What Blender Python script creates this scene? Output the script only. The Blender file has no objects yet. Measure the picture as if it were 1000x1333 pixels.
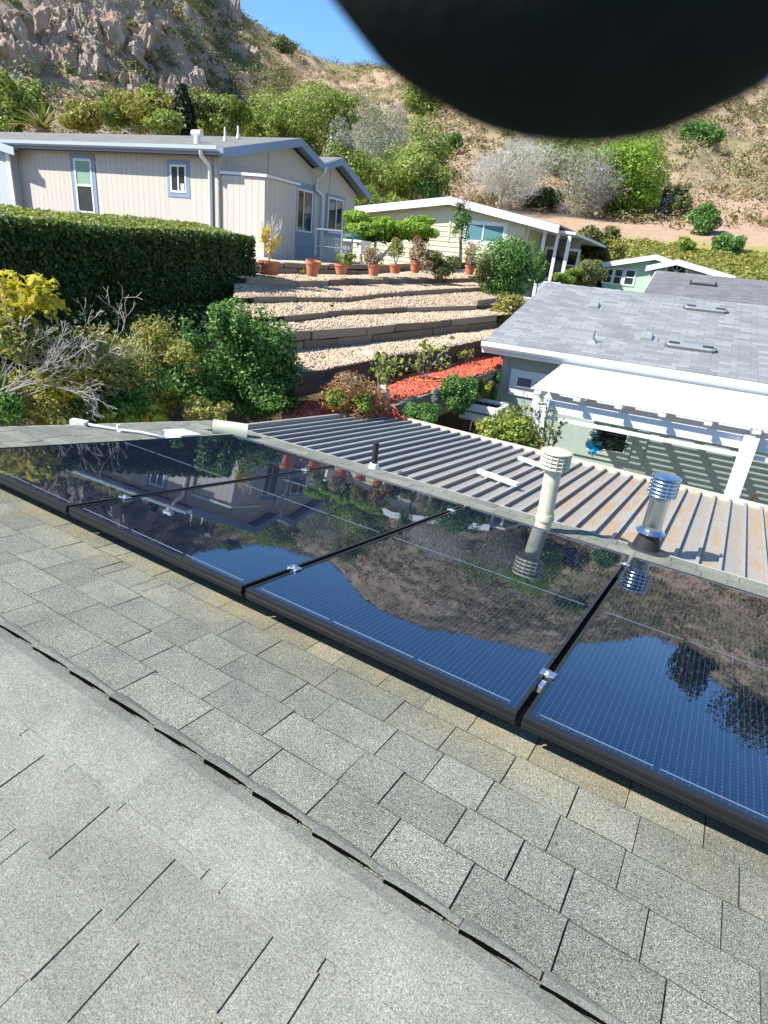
import bpy, math, random
import numpy as np
from mathutils import Vector, Matrix
import bmesh
R = math.radians
random.seed(7)
rng = np.random.default_rng(7)
scene = bpy.context.scene
COL = scene.collection

# ---------------------------------------------------------------- camera
FPX = 773.75
CAM = np.array([1.3237, -1.3763, 1.1508])
PITCH, ROLL, YAW = 0.40501, -0.102757, -0.51451

def camera_axes():
    cp, sp = math.cos(PITCH), math.sin(PITCH)
    f = np.array([math.sin(YAW) * cp, math.cos(YAW) * cp, -sp])
    r0 = np.array([math.cos(YAW), -math.sin(YAW), 0.0])
    d0 = np.cross(f, r0)
    cr, sr = math.cos(ROLL), math.sin(ROLL)
    return cr * r0 + sr * d0, -sr * r0 + cr * d0, f
RX, RD, RF = camera_axes()
cam_d = bpy.data.cameras.new('camera')
cam = bpy.data.objects.new('camera', cam_d)
COL.objects.link(cam)
m = Matrix.Identity(4)
for i in range(3):
    m[i][0], m[i][1], m[i][2], m[i][3] = RX[i], -RD[i], -RF[i], CAM[i]
cam.matrix_world = m
cam_d.sensor_fit = 'HORIZONTAL'
cam_d.sensor_width = 36.0
cam_d.lens = FPX / 1000 * 36.0
cam_d.clip_start = 0.005
cam_d.clip_end = 3000
cam_d.dof.use_dof = True
cam_d.dof.focus_distance = 4.5
cam_d.dof.aperture_fstop = 25
scene.camera = cam

# ---------------------------------------------------------------- sky, sun, exposure
SUN_EL, SUN_AZ = R(46), R(-137)          # azimuth from +Y towards +X
world = bpy.data.worlds.new('World')
scene.world = world
world.use_nodes = True
nt = world.node_tree
nt.nodes.clear()
sky = nt.nodes.new('ShaderNodeTexSky')
sky.sky_type = 'NISHITA'
sky.sun_disc = False
sky.sun_elevation = SUN_EL
sky.sun_rotation = SUN_AZ
sky.altitude = 100
sky.air_density = 1.0
sky.dust_density = 0.3
sky.ozone_density = 3.0
bg = nt.nodes.new('ShaderNodeBackground')
bg.inputs['Strength'].default_value = 0.115
wo = nt.nodes.new('ShaderNodeOutputWorld')
hs = nt.nodes.new('ShaderNodeHueSaturation')
hs.inputs['Saturation'].default_value = 1.2
nt.links.new(sky.outputs[0], hs.inputs['Color'])
nt.links.new(hs.outputs[0], bg.inputs[0])
nt.links.new(bg.outputs[0], wo.inputs[0])
sun_d = bpy.data.lights.new('sun', 'SUN')
sun_d.energy = 4.6
sun_d.angle = R(0.53)
sun_d.color = (1.0, 0.95, 0.86)
sun = bpy.data.objects.new('sun', sun_d)
COL.objects.link(sun)
sdir = Vector((math.sin(SUN_AZ) * math.cos(SUN_EL), math.cos(SUN_AZ) * math.cos(SUN_EL), math.sin(SUN_EL)))
sun.rotation_euler = sdir.to_track_quat('Z', 'Y').to_euler()
sun.location = (-20, -20, 30)
vs = scene.view_settings
vs.view_transform = 'Standard'
vs.look = 'None'
vs.exposure = 1.12
vs.gamma = 1.0
vs.use_curve_mapping = False
scene.cycles.max_bounces = 6
scene.cycles.transparent_max_bounces = 6

# ---------------------------------------------------------------- geometry of the view: pixel of the photo -> point of the place
def ray(x, y):
    v = RF + ((x - 500) / FPX) * RX + ((y - 666.5) / FPX) * RD
    return v / np.linalg.norm(v)

def at(x, y, D):
    v = ray(x, y)
    return CAM + v * D / math.hypot(v[0], v[1])

def on_plane(x, y, n, p):
    v = ray(x, y)
    n = np.array(n, float)
    return CAM + v * (n @ (np.array(p, float) - CAM)) / (n @ v)

def pxm(P):
    return float((np.array(P) - CAM) @ RF) / FPX          # metres per photo pixel at P

# ---------------------------------------------------------------- noise
def _hash(ix, iy, s):
    h = (ix * 374761393 + iy * 668265263 + s * 1442695041) & 0xffffffff
    h = ((h ^ (h >> 13)) * 1274126177) & 0xffffffff
    return ((h ^ (h >> 16)) & 0xffff) / 65535.0

def vnoise(x, y, s=0):
    x = np.asarray(x, float); y = np.asarray(y, float)
    ix = np.floor(x).astype(np.int64); iy = np.floor(y).astype(np.int64)
    fx = x - ix; fy = y - iy
    fx = fx * fx * (3 - 2 * fx); fy = fy * fy * (3 - 2 * fy)
    a = _hash(ix, iy, s); b = _hash(ix + 1, iy, s); c = _hash(ix, iy + 1, s); d = _hash(ix + 1, iy + 1, s)
    return (a * (1 - fx) + b * fx) * (1 - fy) + (c * (1 - fx) + d * fx) * fy

def fbm(x, y, s=0, o=5):
    t = 0; a = 0.5
    for i in range(o):
        t = t + a * vnoise(x * 2 ** i, y * 2 ** i, s + i); a *= 0.5
    return t

def ridged(x, y, s=0, o=5):
    t = 0; a = 0.5
    for i in range(o):
        t = t + a * (1 - abs(2 * vnoise(x * 2 ** i, y * 2 ** i, s + i) - 1)); a *= 0.5
    return t

def sstep(a, b, x):
    t = np.clip((x - a) / (b - a), 0, 1)
    return t * t * (3 - 2 * t)

# ---------------------------------------------------------------- materials
def nodes_of(name):
    mt = bpy.data.materials.new(name)
    mt.use_nodes = True
    return mt, mt.node_tree, mt.node_tree.nodes['Principled BSDF']

def N(t, kind, **kw):
    n = t.nodes.new(kind)
    for k, v in kw.items():
        if hasattr(n, k) and not k[0].isupper():
            setattr(n, k, v)
        else:
            n.inputs[k].default_value = v
    return n

def mixc(t, fac, a, b, mode='MIX'):
    n = t.nodes.new('ShaderNodeMix')
    n.data_type = 'RGBA'; n.blend_type = mode
    for sock, v in ((0, fac), (6, a), (7, b)):
        if isinstance(v, (int, float)): n.inputs[sock].default_value = v
        elif isinstance(v, (tuple, list)): n.inputs[sock].default_value = (*v[:3], 1)
        else: t.links.new(v, n.inputs[sock])
    return n.outputs[2]

def math_(t, op, a, b=0.0, c=None):
    n = t.nodes.new('ShaderNodeMath'); n.operation = op
    for i, v in enumerate((a, b) if c is None else (a, b, c)):
        if isinstance(v, (int, float)): n.inputs[i].default_value = v
        else: t.links.new(v, n.inputs[i])
    return n.outputs[0]

def noise_(t, scale, detail=4, rough=0.55, vec=None, dist=0.0):
    n = t.nodes.new('ShaderNodeTexNoise')
    n.inputs['Scale'].default_value = scale; n.inputs['Detail'].default_value = detail
    n.inputs['Roughness'].default_value = rough; n.inputs['Distortion'].default_value = dist
    if vec is None:
        g = t.nodes.new('ShaderNodeNewGeometry'); vec = g.outputs['Position']
    t.links.new(vec, n.inputs['Vector'])
    return n.outputs['Fac']

def ramp_(t, fac, stops):
    n = t.nodes.new('ShaderNodeValToRGB')
    el = n.color_ramp.elements
    while len(el) < len(stops): el.new(0.5)
    for e, (p, c) in zip(el, stops):
        e.position = p
        e.color = (*c, 1) if isinstance(c, (tuple, list)) else (c, c, c, 1)
    t.links.new(fac, n.inputs[0])
    return n.outputs[0]

def bump_(t, p, h, strength=0.3, dist=0.01):
    n = t.nodes.new('ShaderNodeBump')
    n.inputs['Strength'].default_value = strength; n.inputs['Distance'].default_value = dist
    t.links.new(h, n.inputs['Height']); t.links.new(n.outputs[0], p.inputs['Normal'])

def simple(name, col, rough=0.6, var=0.18, scale=6.0, bump=0.0, bscale=40.0, metal=0.0, fine=0.1, spec=0.5, rnd=0.0, dirt=None):
    """painted or natural surface: base colour with two octaves of tone and optional dirt"""
    mt, t, p = nodes_of(name)
    a = noise_(t, scale, 5)
    f = noise_(t, scale * 14, 3)
    v = math_(t, 'MULTIPLY_ADD', a, 2 * var, 1 - var)
    v2 = math_(t, 'MULTIPLY_ADD', f, 2 * fine, 1 - fine)
    v = math_(t, 'MULTIPLY', v, v2)
    if rnd:
        oi = t.nodes.new('ShaderNodeObjectInfo'); g = t.nodes.new('ShaderNodeNewGeometry')
        r = math_(t, 'FRACT', math_(t, 'ADD', oi.outputs['Random'], g.outputs['Random Per Island']))
        v = math_(t, 'MULTIPLY', v, math_(t, 'MULTIPLY_ADD', r, 2 * rnd, 1 - rnd))
    c = mixc(t, 1.0, col, v, 'MULTIPLY')
    if dirt:
        d = ramp_(t, noise_(t, dirt[1], 6, 0.65), [(dirt[2], 0.0), (dirt[2] + 0.18, 1.0)])
        c = mixc(t, d, c, dirt[0])
    t.links.new(c, p.inputs['Base Color'])
    p.inputs['Roughness'].default_value = rough
    p.inputs['Metallic'].default_value = metal
    p.inputs['Specular IOR Level'].default_value = spec
    if bump: bump_(t, p, noise_(t, bscale, 4), bump, 0.01)
    return mt

def leaf_mat(name, cols, trans=0.35, nscale=1.2):
    """leaf colour varies from leaf to leaf between the given colours"""
    mt = bpy.data.materials.new(name); mt.use_nodes = True
    t = mt.node_tree; t.nodes.clear()
    g = t.nodes.new('ShaderNodeNewGeometry')
    n = noise_(t, nscale, 3)
    r = math_(t, 'ADD', math_(t, 'MULTIPLY', g.outputs['Random Per Island'], 0.6), math_(t, 'MULTIPLY', n, 0.4))
    k = len(cols)
    c = ramp_(t, r, [(0.1 + 0.8 * i / max(1, k - 1), cc) for i, cc in enumerate(cols)])
    pb = t.nodes.new('ShaderNodeBsdfPrincipled')
    pb.inputs['Roughness'].default_value = 0.55
    pb.inputs['Specular IOR Level'].default_value = 0.35
    t.links.new(c, pb.inputs['Base Color'])
    tr = t.nodes.new('ShaderNodeBsdfTranslucent')
    c2 = mixc(t, 1.0, c, (1.25, 1.3, 0.6), 'MULTIPLY')
    t.links.new(c2, tr.inputs['Color'])
    mx = t.nodes.new('ShaderNodeMixShader'); mx.inputs[0].default_value = trans
    t.links.new(pb.outputs[0], mx.inputs[1]); t.links.new(tr.outputs[0], mx.inputs[2])
    out = t.nodes.new('ShaderNodeOutputMaterial'); t.links.new(mx.outputs[0], out.inputs[0])
    return mt

def glass_mat(name, tint=(0.02, 0.03, 0.035), rough=0.03):
    mt, t, p = nodes_of(name)
    c = ramp_(t, noise_(t, 1.5, 3), [(0.35, tint), (0.7, tuple(min(1, x * 2.2) for x in tint))])
    t.links.new(c, p.inputs['Base Color'])
    p.inputs['Roughness'].default_value = rough
    p.inputs['IOR'].default_value = 1.52
    bump_(t, p, noise_(t, 2.0, 2), 0.04, 0.02)
    return mt

# ---------------------------------------------------------------- objects
ORIG = {}
def tag(o, label=None, cat=None, group=None, kind=None):
    if label: o['label'] = label
    if cat: o['category'] = cat
    if group: o['group'] = group
    if kind: o['kind'] = kind
    return o

def thing(name, label, cat, loc, group=None):
    o = bpy.data.objects.new(name, None)
    o.empty_display_size = 0.2
    o.location = tuple(float(c) for c in loc)
    COL.objects.link(o)
    ORIG[o.name] = np.array(o.location)
    return tag(o, label, cat, group)

class MB:
    """collects shapes; T maps local to world coordinates"""
    def __init__(s, T=None):
        s.v = []; s.f = []; s.T = T; s.smooth = False
    def add(s, vs, fs):
        b = len(s.v)
        for p in vs:
            p = np.array(p, float)
            s.v.append(s.T(p) if s.T else p)
        s.f += [tuple(b + i for i in f) for f in fs]
        return s
    def box(s, a, b):
        x0, y0, z0 = a; x1, y1, z1 = b
        return s.add([(x0, y0, z0), (x1, y0, z0), (x1, y1, z0), (x0, y1, z0), (x0, y0, z1), (x1, y0, z1), (x1, y1, z1), (x0, y1, z1)],
                     [(0, 3, 2, 1), (4, 5, 6, 7), (0, 1, 5, 4), (1, 2, 6, 5), (2, 3, 7, 6), (3, 0, 4, 7)])
    def hexa(s, p):     # 8 corners, bottom ring then top ring
        return s.add(p, [(0, 3, 2, 1), (4, 5, 6, 7), (0, 1, 5, 4), (1, 2, 6, 5), (2, 3, 7, 6), (3, 0, 4, 7)])
    def prism(s, poly, off):   # polygon of 3d points extruded by a vector
        n = len(poly); off = np.array(off, float)      # the offset is a world vector
        poly = [s.T(np.array(p, float)) if s.T else np.array(p, float) for p in poly]
        q = [p + off for p in poly]
        T, s.T = s.T, None
        s.add(poly + q, [tuple(range(n - 1, -1, -1)), tuple(range(n, 2 * n))] + [(i, (i + 1) % n, n + (i + 1) % n, n + i) for i in range(n)])
        s.T = T
        return s
    def beam(s, a, b, w, h, up=(0, 0, 1)):
        a = np.array(a, float); b = np.array(b, float); d = b - a; d /= np.linalg.norm(d)
        u = np.array(up, float); sd = np.cross(d, u); sd /= np.linalg.norm(sd); u = np.cross(sd, d)
        c = []
        for P in (a, b):
            c += [P - sd * w / 2 - u * h / 2, P + sd * w / 2 - u * h / 2, P + sd * w / 2 + u * h / 2, P - sd * w / 2 + u * h / 2]
        return s.add(c, [(0, 3, 2, 1), (4, 5, 6, 7), (0, 1, 5, 4), (1, 2, 6, 5), (2, 3, 7, 6), (3, 0, 4, 7)])
    def tube(s, pts, rad, n=8, cap=True):
        pts = [np.array(p, float) for p in pts]
        rad = rad if isinstance(rad, (list, tuple)) else [rad] * len(pts)
        vs = []; k = len(pts)
        ref = None
        for i, p in enumerate(pts):
            d = pts[min(i + 1, k - 1)] - pts[max(i - 1, 0)]; d = d / (np.linalg.norm(d) + 1e-9)
            if ref is None:
                ref = np.array([1.0, 0, 0]) if abs(d[0]) < 0.8 else np.array([0, 1.0, 0])
            a = np.cross(d, ref); a /= np.linalg.norm(a) + 1e-9; b = np.cross(d, a); ref = -np.cross(d, a) if False else ref
            for j in range(n):
                w = 2 * math.pi * j / n
                vs.append(p + rad[i] * (math.cos(w) * a + math.sin(w) * b))
        fs = []
        for i in range(k - 1):
            for j in range(n):
                fs.append((i * n + j, i * n + (j + 1) % n, (i + 1) * n + (j + 1) % n, (i + 1) * n + j))
        if cap: fs += [tuple(range(n - 1, -1, -1)), tuple(range((k - 1) * n, k * n))]
        return s.add(vs, fs)
    def lathe(s, c, prof, n=24, axis=(0, 0, 1)):
        ax = np.array(axis, float); ax /= np.linalg.norm(ax)
        ref = np.array([1.0, 0, 0]) if abs(ax[0]) < 0.8 else np.array([0, 1.0, 0])
        a = np.cross(ax, ref); a /= np.linalg.norm(a); b = np.cross(ax, a); c = np.array(c, float)
        vs = []
        for r, z in prof:
            for j in range(n):
                w = 2 * math.pi * j / n
                vs.append(c + ax * z + max(r, 1e-4) * (math.cos(w) * a + math.sin(w) * b))
        fs = [(i * n + j, i * n + (j + 1) % n, (i + 1) * n + (j + 1) % n, (i + 1) * n + j) for i in range(len(prof) - 1) for j in range(n)]
        fs += [tuple(range(n - 1, -1, -1)), tuple(range((len(prof) - 1) * n, len(prof) * n))]
        return s.add(vs, fs)

def finish(me, smooth, recalc=True):
    if recalc:
        bm = bmesh.new(); bm.from_mesh(me)
        bmesh.ops.recalc_face_normals(bm, faces=bm.faces)
        bm.to_mesh(me); bm.free()
    if smooth:
        me.polygons.foreach_set('use_smooth', [True] * len(me.polygons))

def obj(name, mb, mat, parent=None, smooth=False, recalc=True, bevel=0.0, autosmooth=None):
    o_ = np.zeros(3); pp = parent
    if parent is not None:
        while pp.parent is not None: pp = pp.parent
        o_ = ORIG[pp.name]
    V = np.array(mb.v) - o_ if len(mb.v) else np.zeros((0, 3))
    me = bpy.data.meshes.new(name)
    me.from_pydata([tuple(map(float, p)) for p in V], [], mb.f)
    finish(me, smooth, recalc)
    o = bpy.data.objects.new(name, me)
    mats = mat if isinstance(mat, (list, tuple)) else [mat]
    for m_ in mats: me.materials.append(m_)
    COL.objects.link(o)
    if parent is not None: o.parent = parent
    else: ORIG[o.name] = np.zeros(3)
    if bevel:
        b = o.modifiers.new('bevel', 'BEVEL'); b.width = bevel; b.segments = 2; b.limit_method = 'ANGLE'
    if autosmooth:
        me.polygons.foreach_set('use_smooth', [True] * len(me.polygons))
        es = o.modifiers.new('es', 'EDGE_SPLIT'); es.split_angle = R(autosmooth)
    return o

def raw_mesh(name, V, F4, mat, parent=None, uv=None, smooth=False):
    """fast quads from numpy arrays (world coordinates)"""
    o_ = np.zeros(3)
    if parent is not None:
        pp = parent
        while pp.parent is not None: pp = pp.parent
        o_ = ORIG[pp.name]
    V = (np.asarray(V, float) - o_).astype(np.float32)
    k = F4.shape[1]
    me = bpy.data.meshes.new(name)
    me.vertices.add(len(V)); me.vertices.foreach_set('co', V.ravel())
    me.loops.add(F4.size); me.loops.foreach_set('vertex_index', F4.astype(np.int32).ravel())
    me.polygons.add(len(F4))
    me.polygons.foreach_set('loop_start', (np.arange(len(F4)) * k).astype(np.int32))
    me.polygons.foreach_set('loop_total', np.full(len(F4), k, np.int32))
    if smooth: me.polygons.foreach_set('use_smooth', [True] * len(F4))
    me.update(calc_edges=True)
    me.materials.append(mat)
    o = bpy.data.objects.new(name, me)
    COL.objects.link(o)
    if parent is not None: o.parent = parent
    return o

def _unit(a):
    return a / (np.linalg.norm(a, axis=1, keepdims=True) + 1e-9)

def leaf_quads(P, Nrm, size, aspect=2.0, jitter=0.55):
    n = len(P)
    t = _unit(np.cross(Nrm, rng.normal(size=(n, 3))))
    b = np.cross(Nrm, t)
    s = (size * (1 + jitter * rng.uniform(-1, 1, n)))[:, None]
    L = t * s * 0.5; Wd = b * s * 0.5 / aspect
    bend = Nrm * s * 0.10
    V = np.stack([P - L, P + Wd * 1.0 + bend, P + L, P - Wd * 1.0 + bend], 1).reshape(-1, 3)
    F = np.arange(4 * n).reshape(-1, 4)
    return V, F

def cloud(c, rad, n, lobes=14, shell=0.55, seed=None, lobe_r=0.42, flat_bottom=None):
    """points and outward directions of a lumpy crown"""
    g = np.random.default_rng(seed if seed is not None else rng.integers(1 << 30))
    c = np.array(c, float); rad = np.array(rad, float)
    d = _unit(g.normal(size=(lobes, 3)))
    lc = d * (g.uniform(0.35, 0.78, (lobes, 1)))
    lr = lobe_r * g.uniform(0.65, 1.25, lobes)
    wts = lr ** 2; wts /= wts.sum()
    k = g.choice(lobes, n, p=wts)
    q = _unit(g.normal(size=(n, 3)))
    rr = shell + (1 - shell) * g.random(n) ** 0.6
    P = lc[k] + q * (lr[k] * rr)[:, None]
    if flat_bottom is not None: 
        m = P[:, 2] < flat_bottom
        P[m, 2] = flat_bottom + g.uniform(-0.05, 0.1, m.sum())
    out = _unit(q + 0.5 * P)
    return c + P * rad, out

def foliage(name, c, rad, n, leaf, mat, parent, lobes=14, shell=0.55, aspect=2.0, up=0.35, rough=0.7, seed=None, lobe_r=0.42, flat_bottom=None, kind=None):
    P, out = cloud(c, rad, n, lobes, shell, seed, lobe_r, flat_bottom)
    Nn = _unit(out + rough * rng.normal(size=P.shape) + np.array([0, 0, up]))
    V, F = leaf_quads(P, Nn, leaf, aspect)
    o = raw_mesh(name, V, F, mat, parent)
    if kind: o['kind'] = kind
    return o

def branches(mb, base, dirv, length, rad, depth, spread=0.55, up=0.15, nseg=3, sides=5, ratio=0.72, kids=(2, 3), g=None, ends=None, minr=0.004):
    g = g or random
    p = np.array(base, float); d = np.array(dirv, float); d /= np.linalg.norm(d)
    pts = [p]; rs = [rad]
    for i in range(nseg):
        d = d + np.array([g.uniform(-1, 1), g.uniform(-1, 1), g.uniform(-1, 1)]) * 0.16 + np.array([0, 0, up * 0.3])
        d /= np.linalg.norm(d)
        p = p + d * length / nseg
        pts.append(p); rs.append(max(minr, rad * (1 - 0.35 * (i + 1) / nseg)))
    mb.tube(pts, rs, sides if depth > 1 else 3, cap=depth <= 0)
    if depth <= 0:
        if ends is not None: ends.append((p, d))
        return
    for k in range(g.randint(*kids)):
        a = np.array([g.uniform(-1, 1), g.uniform(-1, 1), g.uniform(-1, 1)])
        nd = d + a * spread * 1.3 + np.array([0, 0, up]); nd /= np.linalg.norm(nd)
        st = pts[-1] if k < 2 else pts[g.randint(1, nseg)]
        branches(mb, st, nd, length * ratio * g.uniform(0.8, 1.15), rs[-1] * 0.75, depth - 1, spread, up, nseg, sides, ratio, kids, g, ends, minr)
    if ends is not None: ends.append((p, d))

# ================================================================ TERRAIN
AZ_T = [-180, -120, -90, -70, -62, -55, -50, -45, -42, -39, -36, -31, -29, -27, -25, -20, -15, -8, -6, -3, -2, 0, 1.4, 3, 5, 9, 15, 30, 60, 120, 180]
EL_T = [4, 6, 12, 22, 26, 24, 20.5, 15.6, 14.2, 13.5, 13.2, 13.4, 14.2, 15.5, 16.6, 17.4, 17.0, 16.0, 14.2, 13.2, 12.2, 11.6, 11.8, 12.6, 13.2, 14.4, 13.5, 12, 9, 5, 4]
RIDGE = 165.0

def ground(x, y):
    x = np.asarray(x, float); y = np.asarray(y, float)
    dx, dy = x - CAM[0], y - CAM[1]
    D = np.hypot(dx, dy); az = np.degrees(np.arctan2(dx, dy))
    near = np.interp(x, [-30, -14, -10.5, -9.4, -8.4, -7.4, -6.2, -5, -4, -2.4, 20], [1.0, 0.82, 0.8, 0.5, 0.0, -0.4, -1.0, -1.6, -2.1, -2.9, -2.95])
    E = np.interp(az, AZ_T, EL_T)
    zr = CAM[2] + RIDGE * np.tan(np.radians(E))
    foot = np.interp(D, [0, 33, 40, 46, 52, 62], [-0.6, 0.2, 1.2, 2.6, 4.0, 6.3])
    left = sstep(-30, -50, az)
    foot = foot - left * np.interp(D, [0, 40, 60], [0, 0.6, 1.5])
    t = np.clip((D - 62) / (RIDGE - 62), 0, 1)
    f62 = 6.3 - 1.5 * left
    prof = t ** 1.04
    hill = f62 + (zr - f62) * prof
    far = np.where(D < 62, foot, hill)
    over = np.clip((D - RIDGE) / 200.0, 0, 3)
    far = np.where(D > RIDGE, zr - over * over * 40 - (D - RIDGE) * 0.12, far)
    amp = sstep(58, 95, D) * (1 - 0.75 * sstep(RIDGE - 14, RIDGE, D)) 
    und = (fbm(x / 22, y / 22, 3) - 0.48) * 9.0 + (fbm(x / 5, y / 5, 11) - 0.48) * 2.0
    far = far + und * amp
    crag = sstep(-44.5, -49, az) * sstep(-80, -66, az) * sstep(72, 88, D)
    cr = ridged(x / 17 + 3.1, y / 17, 21, 5)
    far = far + crag * ((cr - 0.55) * 15.0 + (ridged(x / 5, y / 5, 31, 4) - 0.5) * 4.0)
    far = far + (fbm(x / 3, y / 3, 41) - 0.48) * 0.35 * sstep(38, 50, D)
    far = far + (fbm(x / 1.6, y / 1.6, 47, 4) - 0.48) * 1.3 * sstep(60, 80, D)
    w = sstep(26, 42, D)
    return near * (1 - w) + far * w

def gz(x, y): return float(ground(x, y))

def hit(px, py, d0=30.0):
    v = ray(px, py); h = math.hypot(v[0], v[1])
    D = np.linspace(d0, 260, 2400)
    P = CAM[None] + v[None] * (D / h)[:, None]
    below = P[:, 2] < ground(P[:, 0], P[:, 1])
    i = int(np.argmax(below)) if below.any() else len(D) - 1
    return P[i], float(D[i])

def build_terrain():
    az = np.concatenate([np.arange(-180, -84, 3.0), np.arange(-84, 28, 0.24), np.arange(28, 180.1, 3.0)])
    Dn = np.concatenate([np.linspace(0.3, 24, 30), np.linspace(25, 62, 60), np.linspace(62.6, 178, 250), np.geomspace(180, 1200, 24)])
    A, Dm = np.meshgrid(np.radians(az), Dn)
    X = CAM[0] + Dm * np.sin(A); Y = CAM[1] + Dm * np.cos(A)
    Z = ground(X, Y)
    V = np.stack([X, Y, Z], -1).reshape(-1, 3)
    na, nd = len(az), len(Dn)
    i, j = np.meshgrid(np.arange(nd - 1), np.arange(na - 1), indexing='ij')
    q = (i * na + j).ravel()
    F = np.stack([q, q + na, q + na + 1, q + 1], 1)
    mt, t, p = nodes_of('hillside_soil')
    at_ = t.nodes.new('ShaderNodeAttribute'); at_.attribute_name = 'tone'
    v = math_(t, 'MULTIPLY_ADD', noise_(t, 1.1, 7, 0.65), 0.6, 0.70)
    v2 = math_(t, 'MULTIPLY_ADD', noise_(t, 6.0, 4, 0.7), 0.45, 0.78)
    c = mixc(t, 1.0, at_.outputs['Color'], math_(t, 'MULTIPLY', v, v2), 'MULTIPLY')
    t.links.new(c, p.inputs['Base Color'])
    p.inputs['Roughness'].default_value = 0.95
    p.inputs['Specular IOR Level'].default_value = 0.15
    bump_(t, p, noise_(t, 2.5, 8, 0.7), 0.6, 0.25)
    o = raw_mesh('hillside_ground', V, F, mt, smooth=True)
    tag(o, kind='structure')
    # colour zones that the place itself has: bare pink soil, dry grass, green bank, rock
    x, y = X.ravel(), Y.ravel(); D = np.hypot(x - CAM[0], y - CAM[1]); a = np.degrees(np.arctan2(x - CAM[0], y - CAM[1]))
    dry = np.array([0.37, 0.275, 0.19]); scrub = np.array([0.24, 0.19, 0.115]); olive = np.array([0.16, 0.155, 0.07])
    rock = np.array([0.33, 0.265, 0.21]); soil = np.array([0.37, 0.25, 0.18]); grass = np.array([0.21, 0.25, 0.04]); yard = np.array([0.16, 0.12, 0.08])
    def mx(c, w, k): return c * (1 - w[:, None]) + k * w[:, None]
    C = np.tile(dry, (len(x), 1))
    n1 = fbm(x / 9, y / 9, 61); n2 = fbm(x / 26, y / 26, 71); n3 = fbm(x / 3, y / 3, 81)
    C = mx(C, sstep(0.46, 0.6, n1) * 0.75, scrub)
    C = mx(C, sstep(0.5, 0.62, n2) * 0.6 * sstep(60, 80, D), olive)
    gy, gx = np.gradient(Z, axis=0), None
    slope = (np.abs(np.gradient(Z, axis=0)) / np.maximum(np.gradient(Dm, axis=0), 1e-3)).ravel()
    rk = sstep(0.62, 1.0, slope + (n3 - 0.5) * 0.5) * sstep(-36, -50, a) * sstep(60, 75, D)
    C = mx(C, rk, rock)
    so = sstep(-24, -18, a) * sstep(48, 52, D) * sstep(78, 66, D) + sstep(-34, -31, a) * sstep(-22, -24, a) * sstep(46, 52, D) * sstep(70, 62, D)
    C = mx(C, np.clip(so, 0, 1) * (0.65 + 0.35 * n3), soil)
    gr = sstep(-24, -20, a) * sstep(28, 33, D) * sstep(53 + 6 * n3, 48, D)
    C = mx(C, np.clip(gr, 0, 1), grass * 1.0)
    C = mx(C, np.clip(gr * sstep(0.5, 0.6, n3), 0, 1) * 0.6, np.array([0.30, 0.24, 0.08]))
    C = mx(C, sstep(30, 24, D), yard)
    ca = o.data.color_attributes.new('tone', 'FLOAT_COLOR', 'POINT')
    ca.data.foreach_set('color', np.concatenate([C, np.ones((len(C), 1))], 1).astype(np.float32).ravel())
    return o
build_terrain()

# ================================================================ common materials
M = {}
def shingle_mat(name, col, stain=False, s=1.0, contrast=0.5):
    mt, t, p = nodes_of(name)
    oi = t.nodes.new('ShaderNodeObjectInfo'); g = t.nodes.new('ShaderNodeNewGeometry')
    r = math_(t, 'FRACT', math_(t, 'ADD', math_(t, 'MULTIPLY', oi.outputs['Random'], 7.3), g.outputs['Random Per Island']))
    gran = ramp_(t, noise_(t, 330 * s, 2, 0.6), [(0.33, 1 - contrast), (0.5, 1.0), (0.68, 1 + contrast)])
    gran2 = ramp_(t, noise_(t, 120 * s, 3, 0.6), [(0.3, 1 - contrast * 0.35), (0.7, 1 + contrast * 0.35)])
    blot = math_(t, 'MULTIPLY_ADD', noise_(t, 5.0, 5, .65), 0.9, 0.55)
    v = math_(t, 'MULTIPLY', math_(t, 'MULTIPLY_ADD', r, 0.30 if stain else 0.16, 0.85 if stain else .92), blot)
    tint = mixc(t, math_(t, 'MULTIPLY', noise_(t, 2.6, 3), 0.8), col, (col[0] * 1.05, col[1] * 1.0, col[2] * 0.92))
    c = mixc(t, 1.0, tint, v, 'MULTIPLY')
    c = mixc(t, 1.0, c, gran, 'MULTIPLY'); c = mixc(t, 1.0, c, gran2, 'MULTIPLY')
    if stain:     # lichen and runoff stain in the band next to the panels
        sp = t.nodes.new('ShaderNodeSeparateXYZ'); t.links.new(g.outputs['Position'], sp.inputs[0])
        b1 = math_(t, 'MULTIPLY', ramp_(t, math_(t, 'ADD', sp.outputs[1], 0.0), [(0.0, 0.25), (0.10, 1.0), (0.2, 1.0)]), 1.0)
        mr = t.nodes.new('ShaderNodeMapRange'); mr.inputs[1].default_value = -0.22; mr.inputs[2].default_value = 0.08
        t.links.new(sp.outputs[1], mr.inputs[0])
        mr2 = t.nodes.new('ShaderNodeMapRange'); mr2.inputs[1].default_value = 0.35; mr2.inputs[2].default_value = 0.12
        t.links.new(sp.outputs[1], mr2.inputs[0])
        m2 = math_(t, 'MULTIPLY', math_(t, 'MULTIPLY', mr.outputs[0], mr2.outputs[0]), ramp_(t, noise_(t, 5.5, 4, 0.6), [(0.38, 0.0), (0.62, 1.0)]))
        c = mixc(t, math_(t, 'MULTIPLY', m2, 0.34), c, mixc(t, noise_(t, 9, 2), (0.30, 0.27, 0.11), (0.36, 0.23, 0.11)), 'MIX')
        c = mixc(t, 1.0, c, gran, 'MULTIPLY')
    t.links.new(c, p.inputs['Base Color'])
    p.inputs['Roughness'].default_value = 0.92
    p.inputs['Specular IOR Level'].default_value = 0.25
    bump_(t, p, noise_(t, 260 * s, 3, 0.7), 0.5, 0.002)
    return mt
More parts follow.
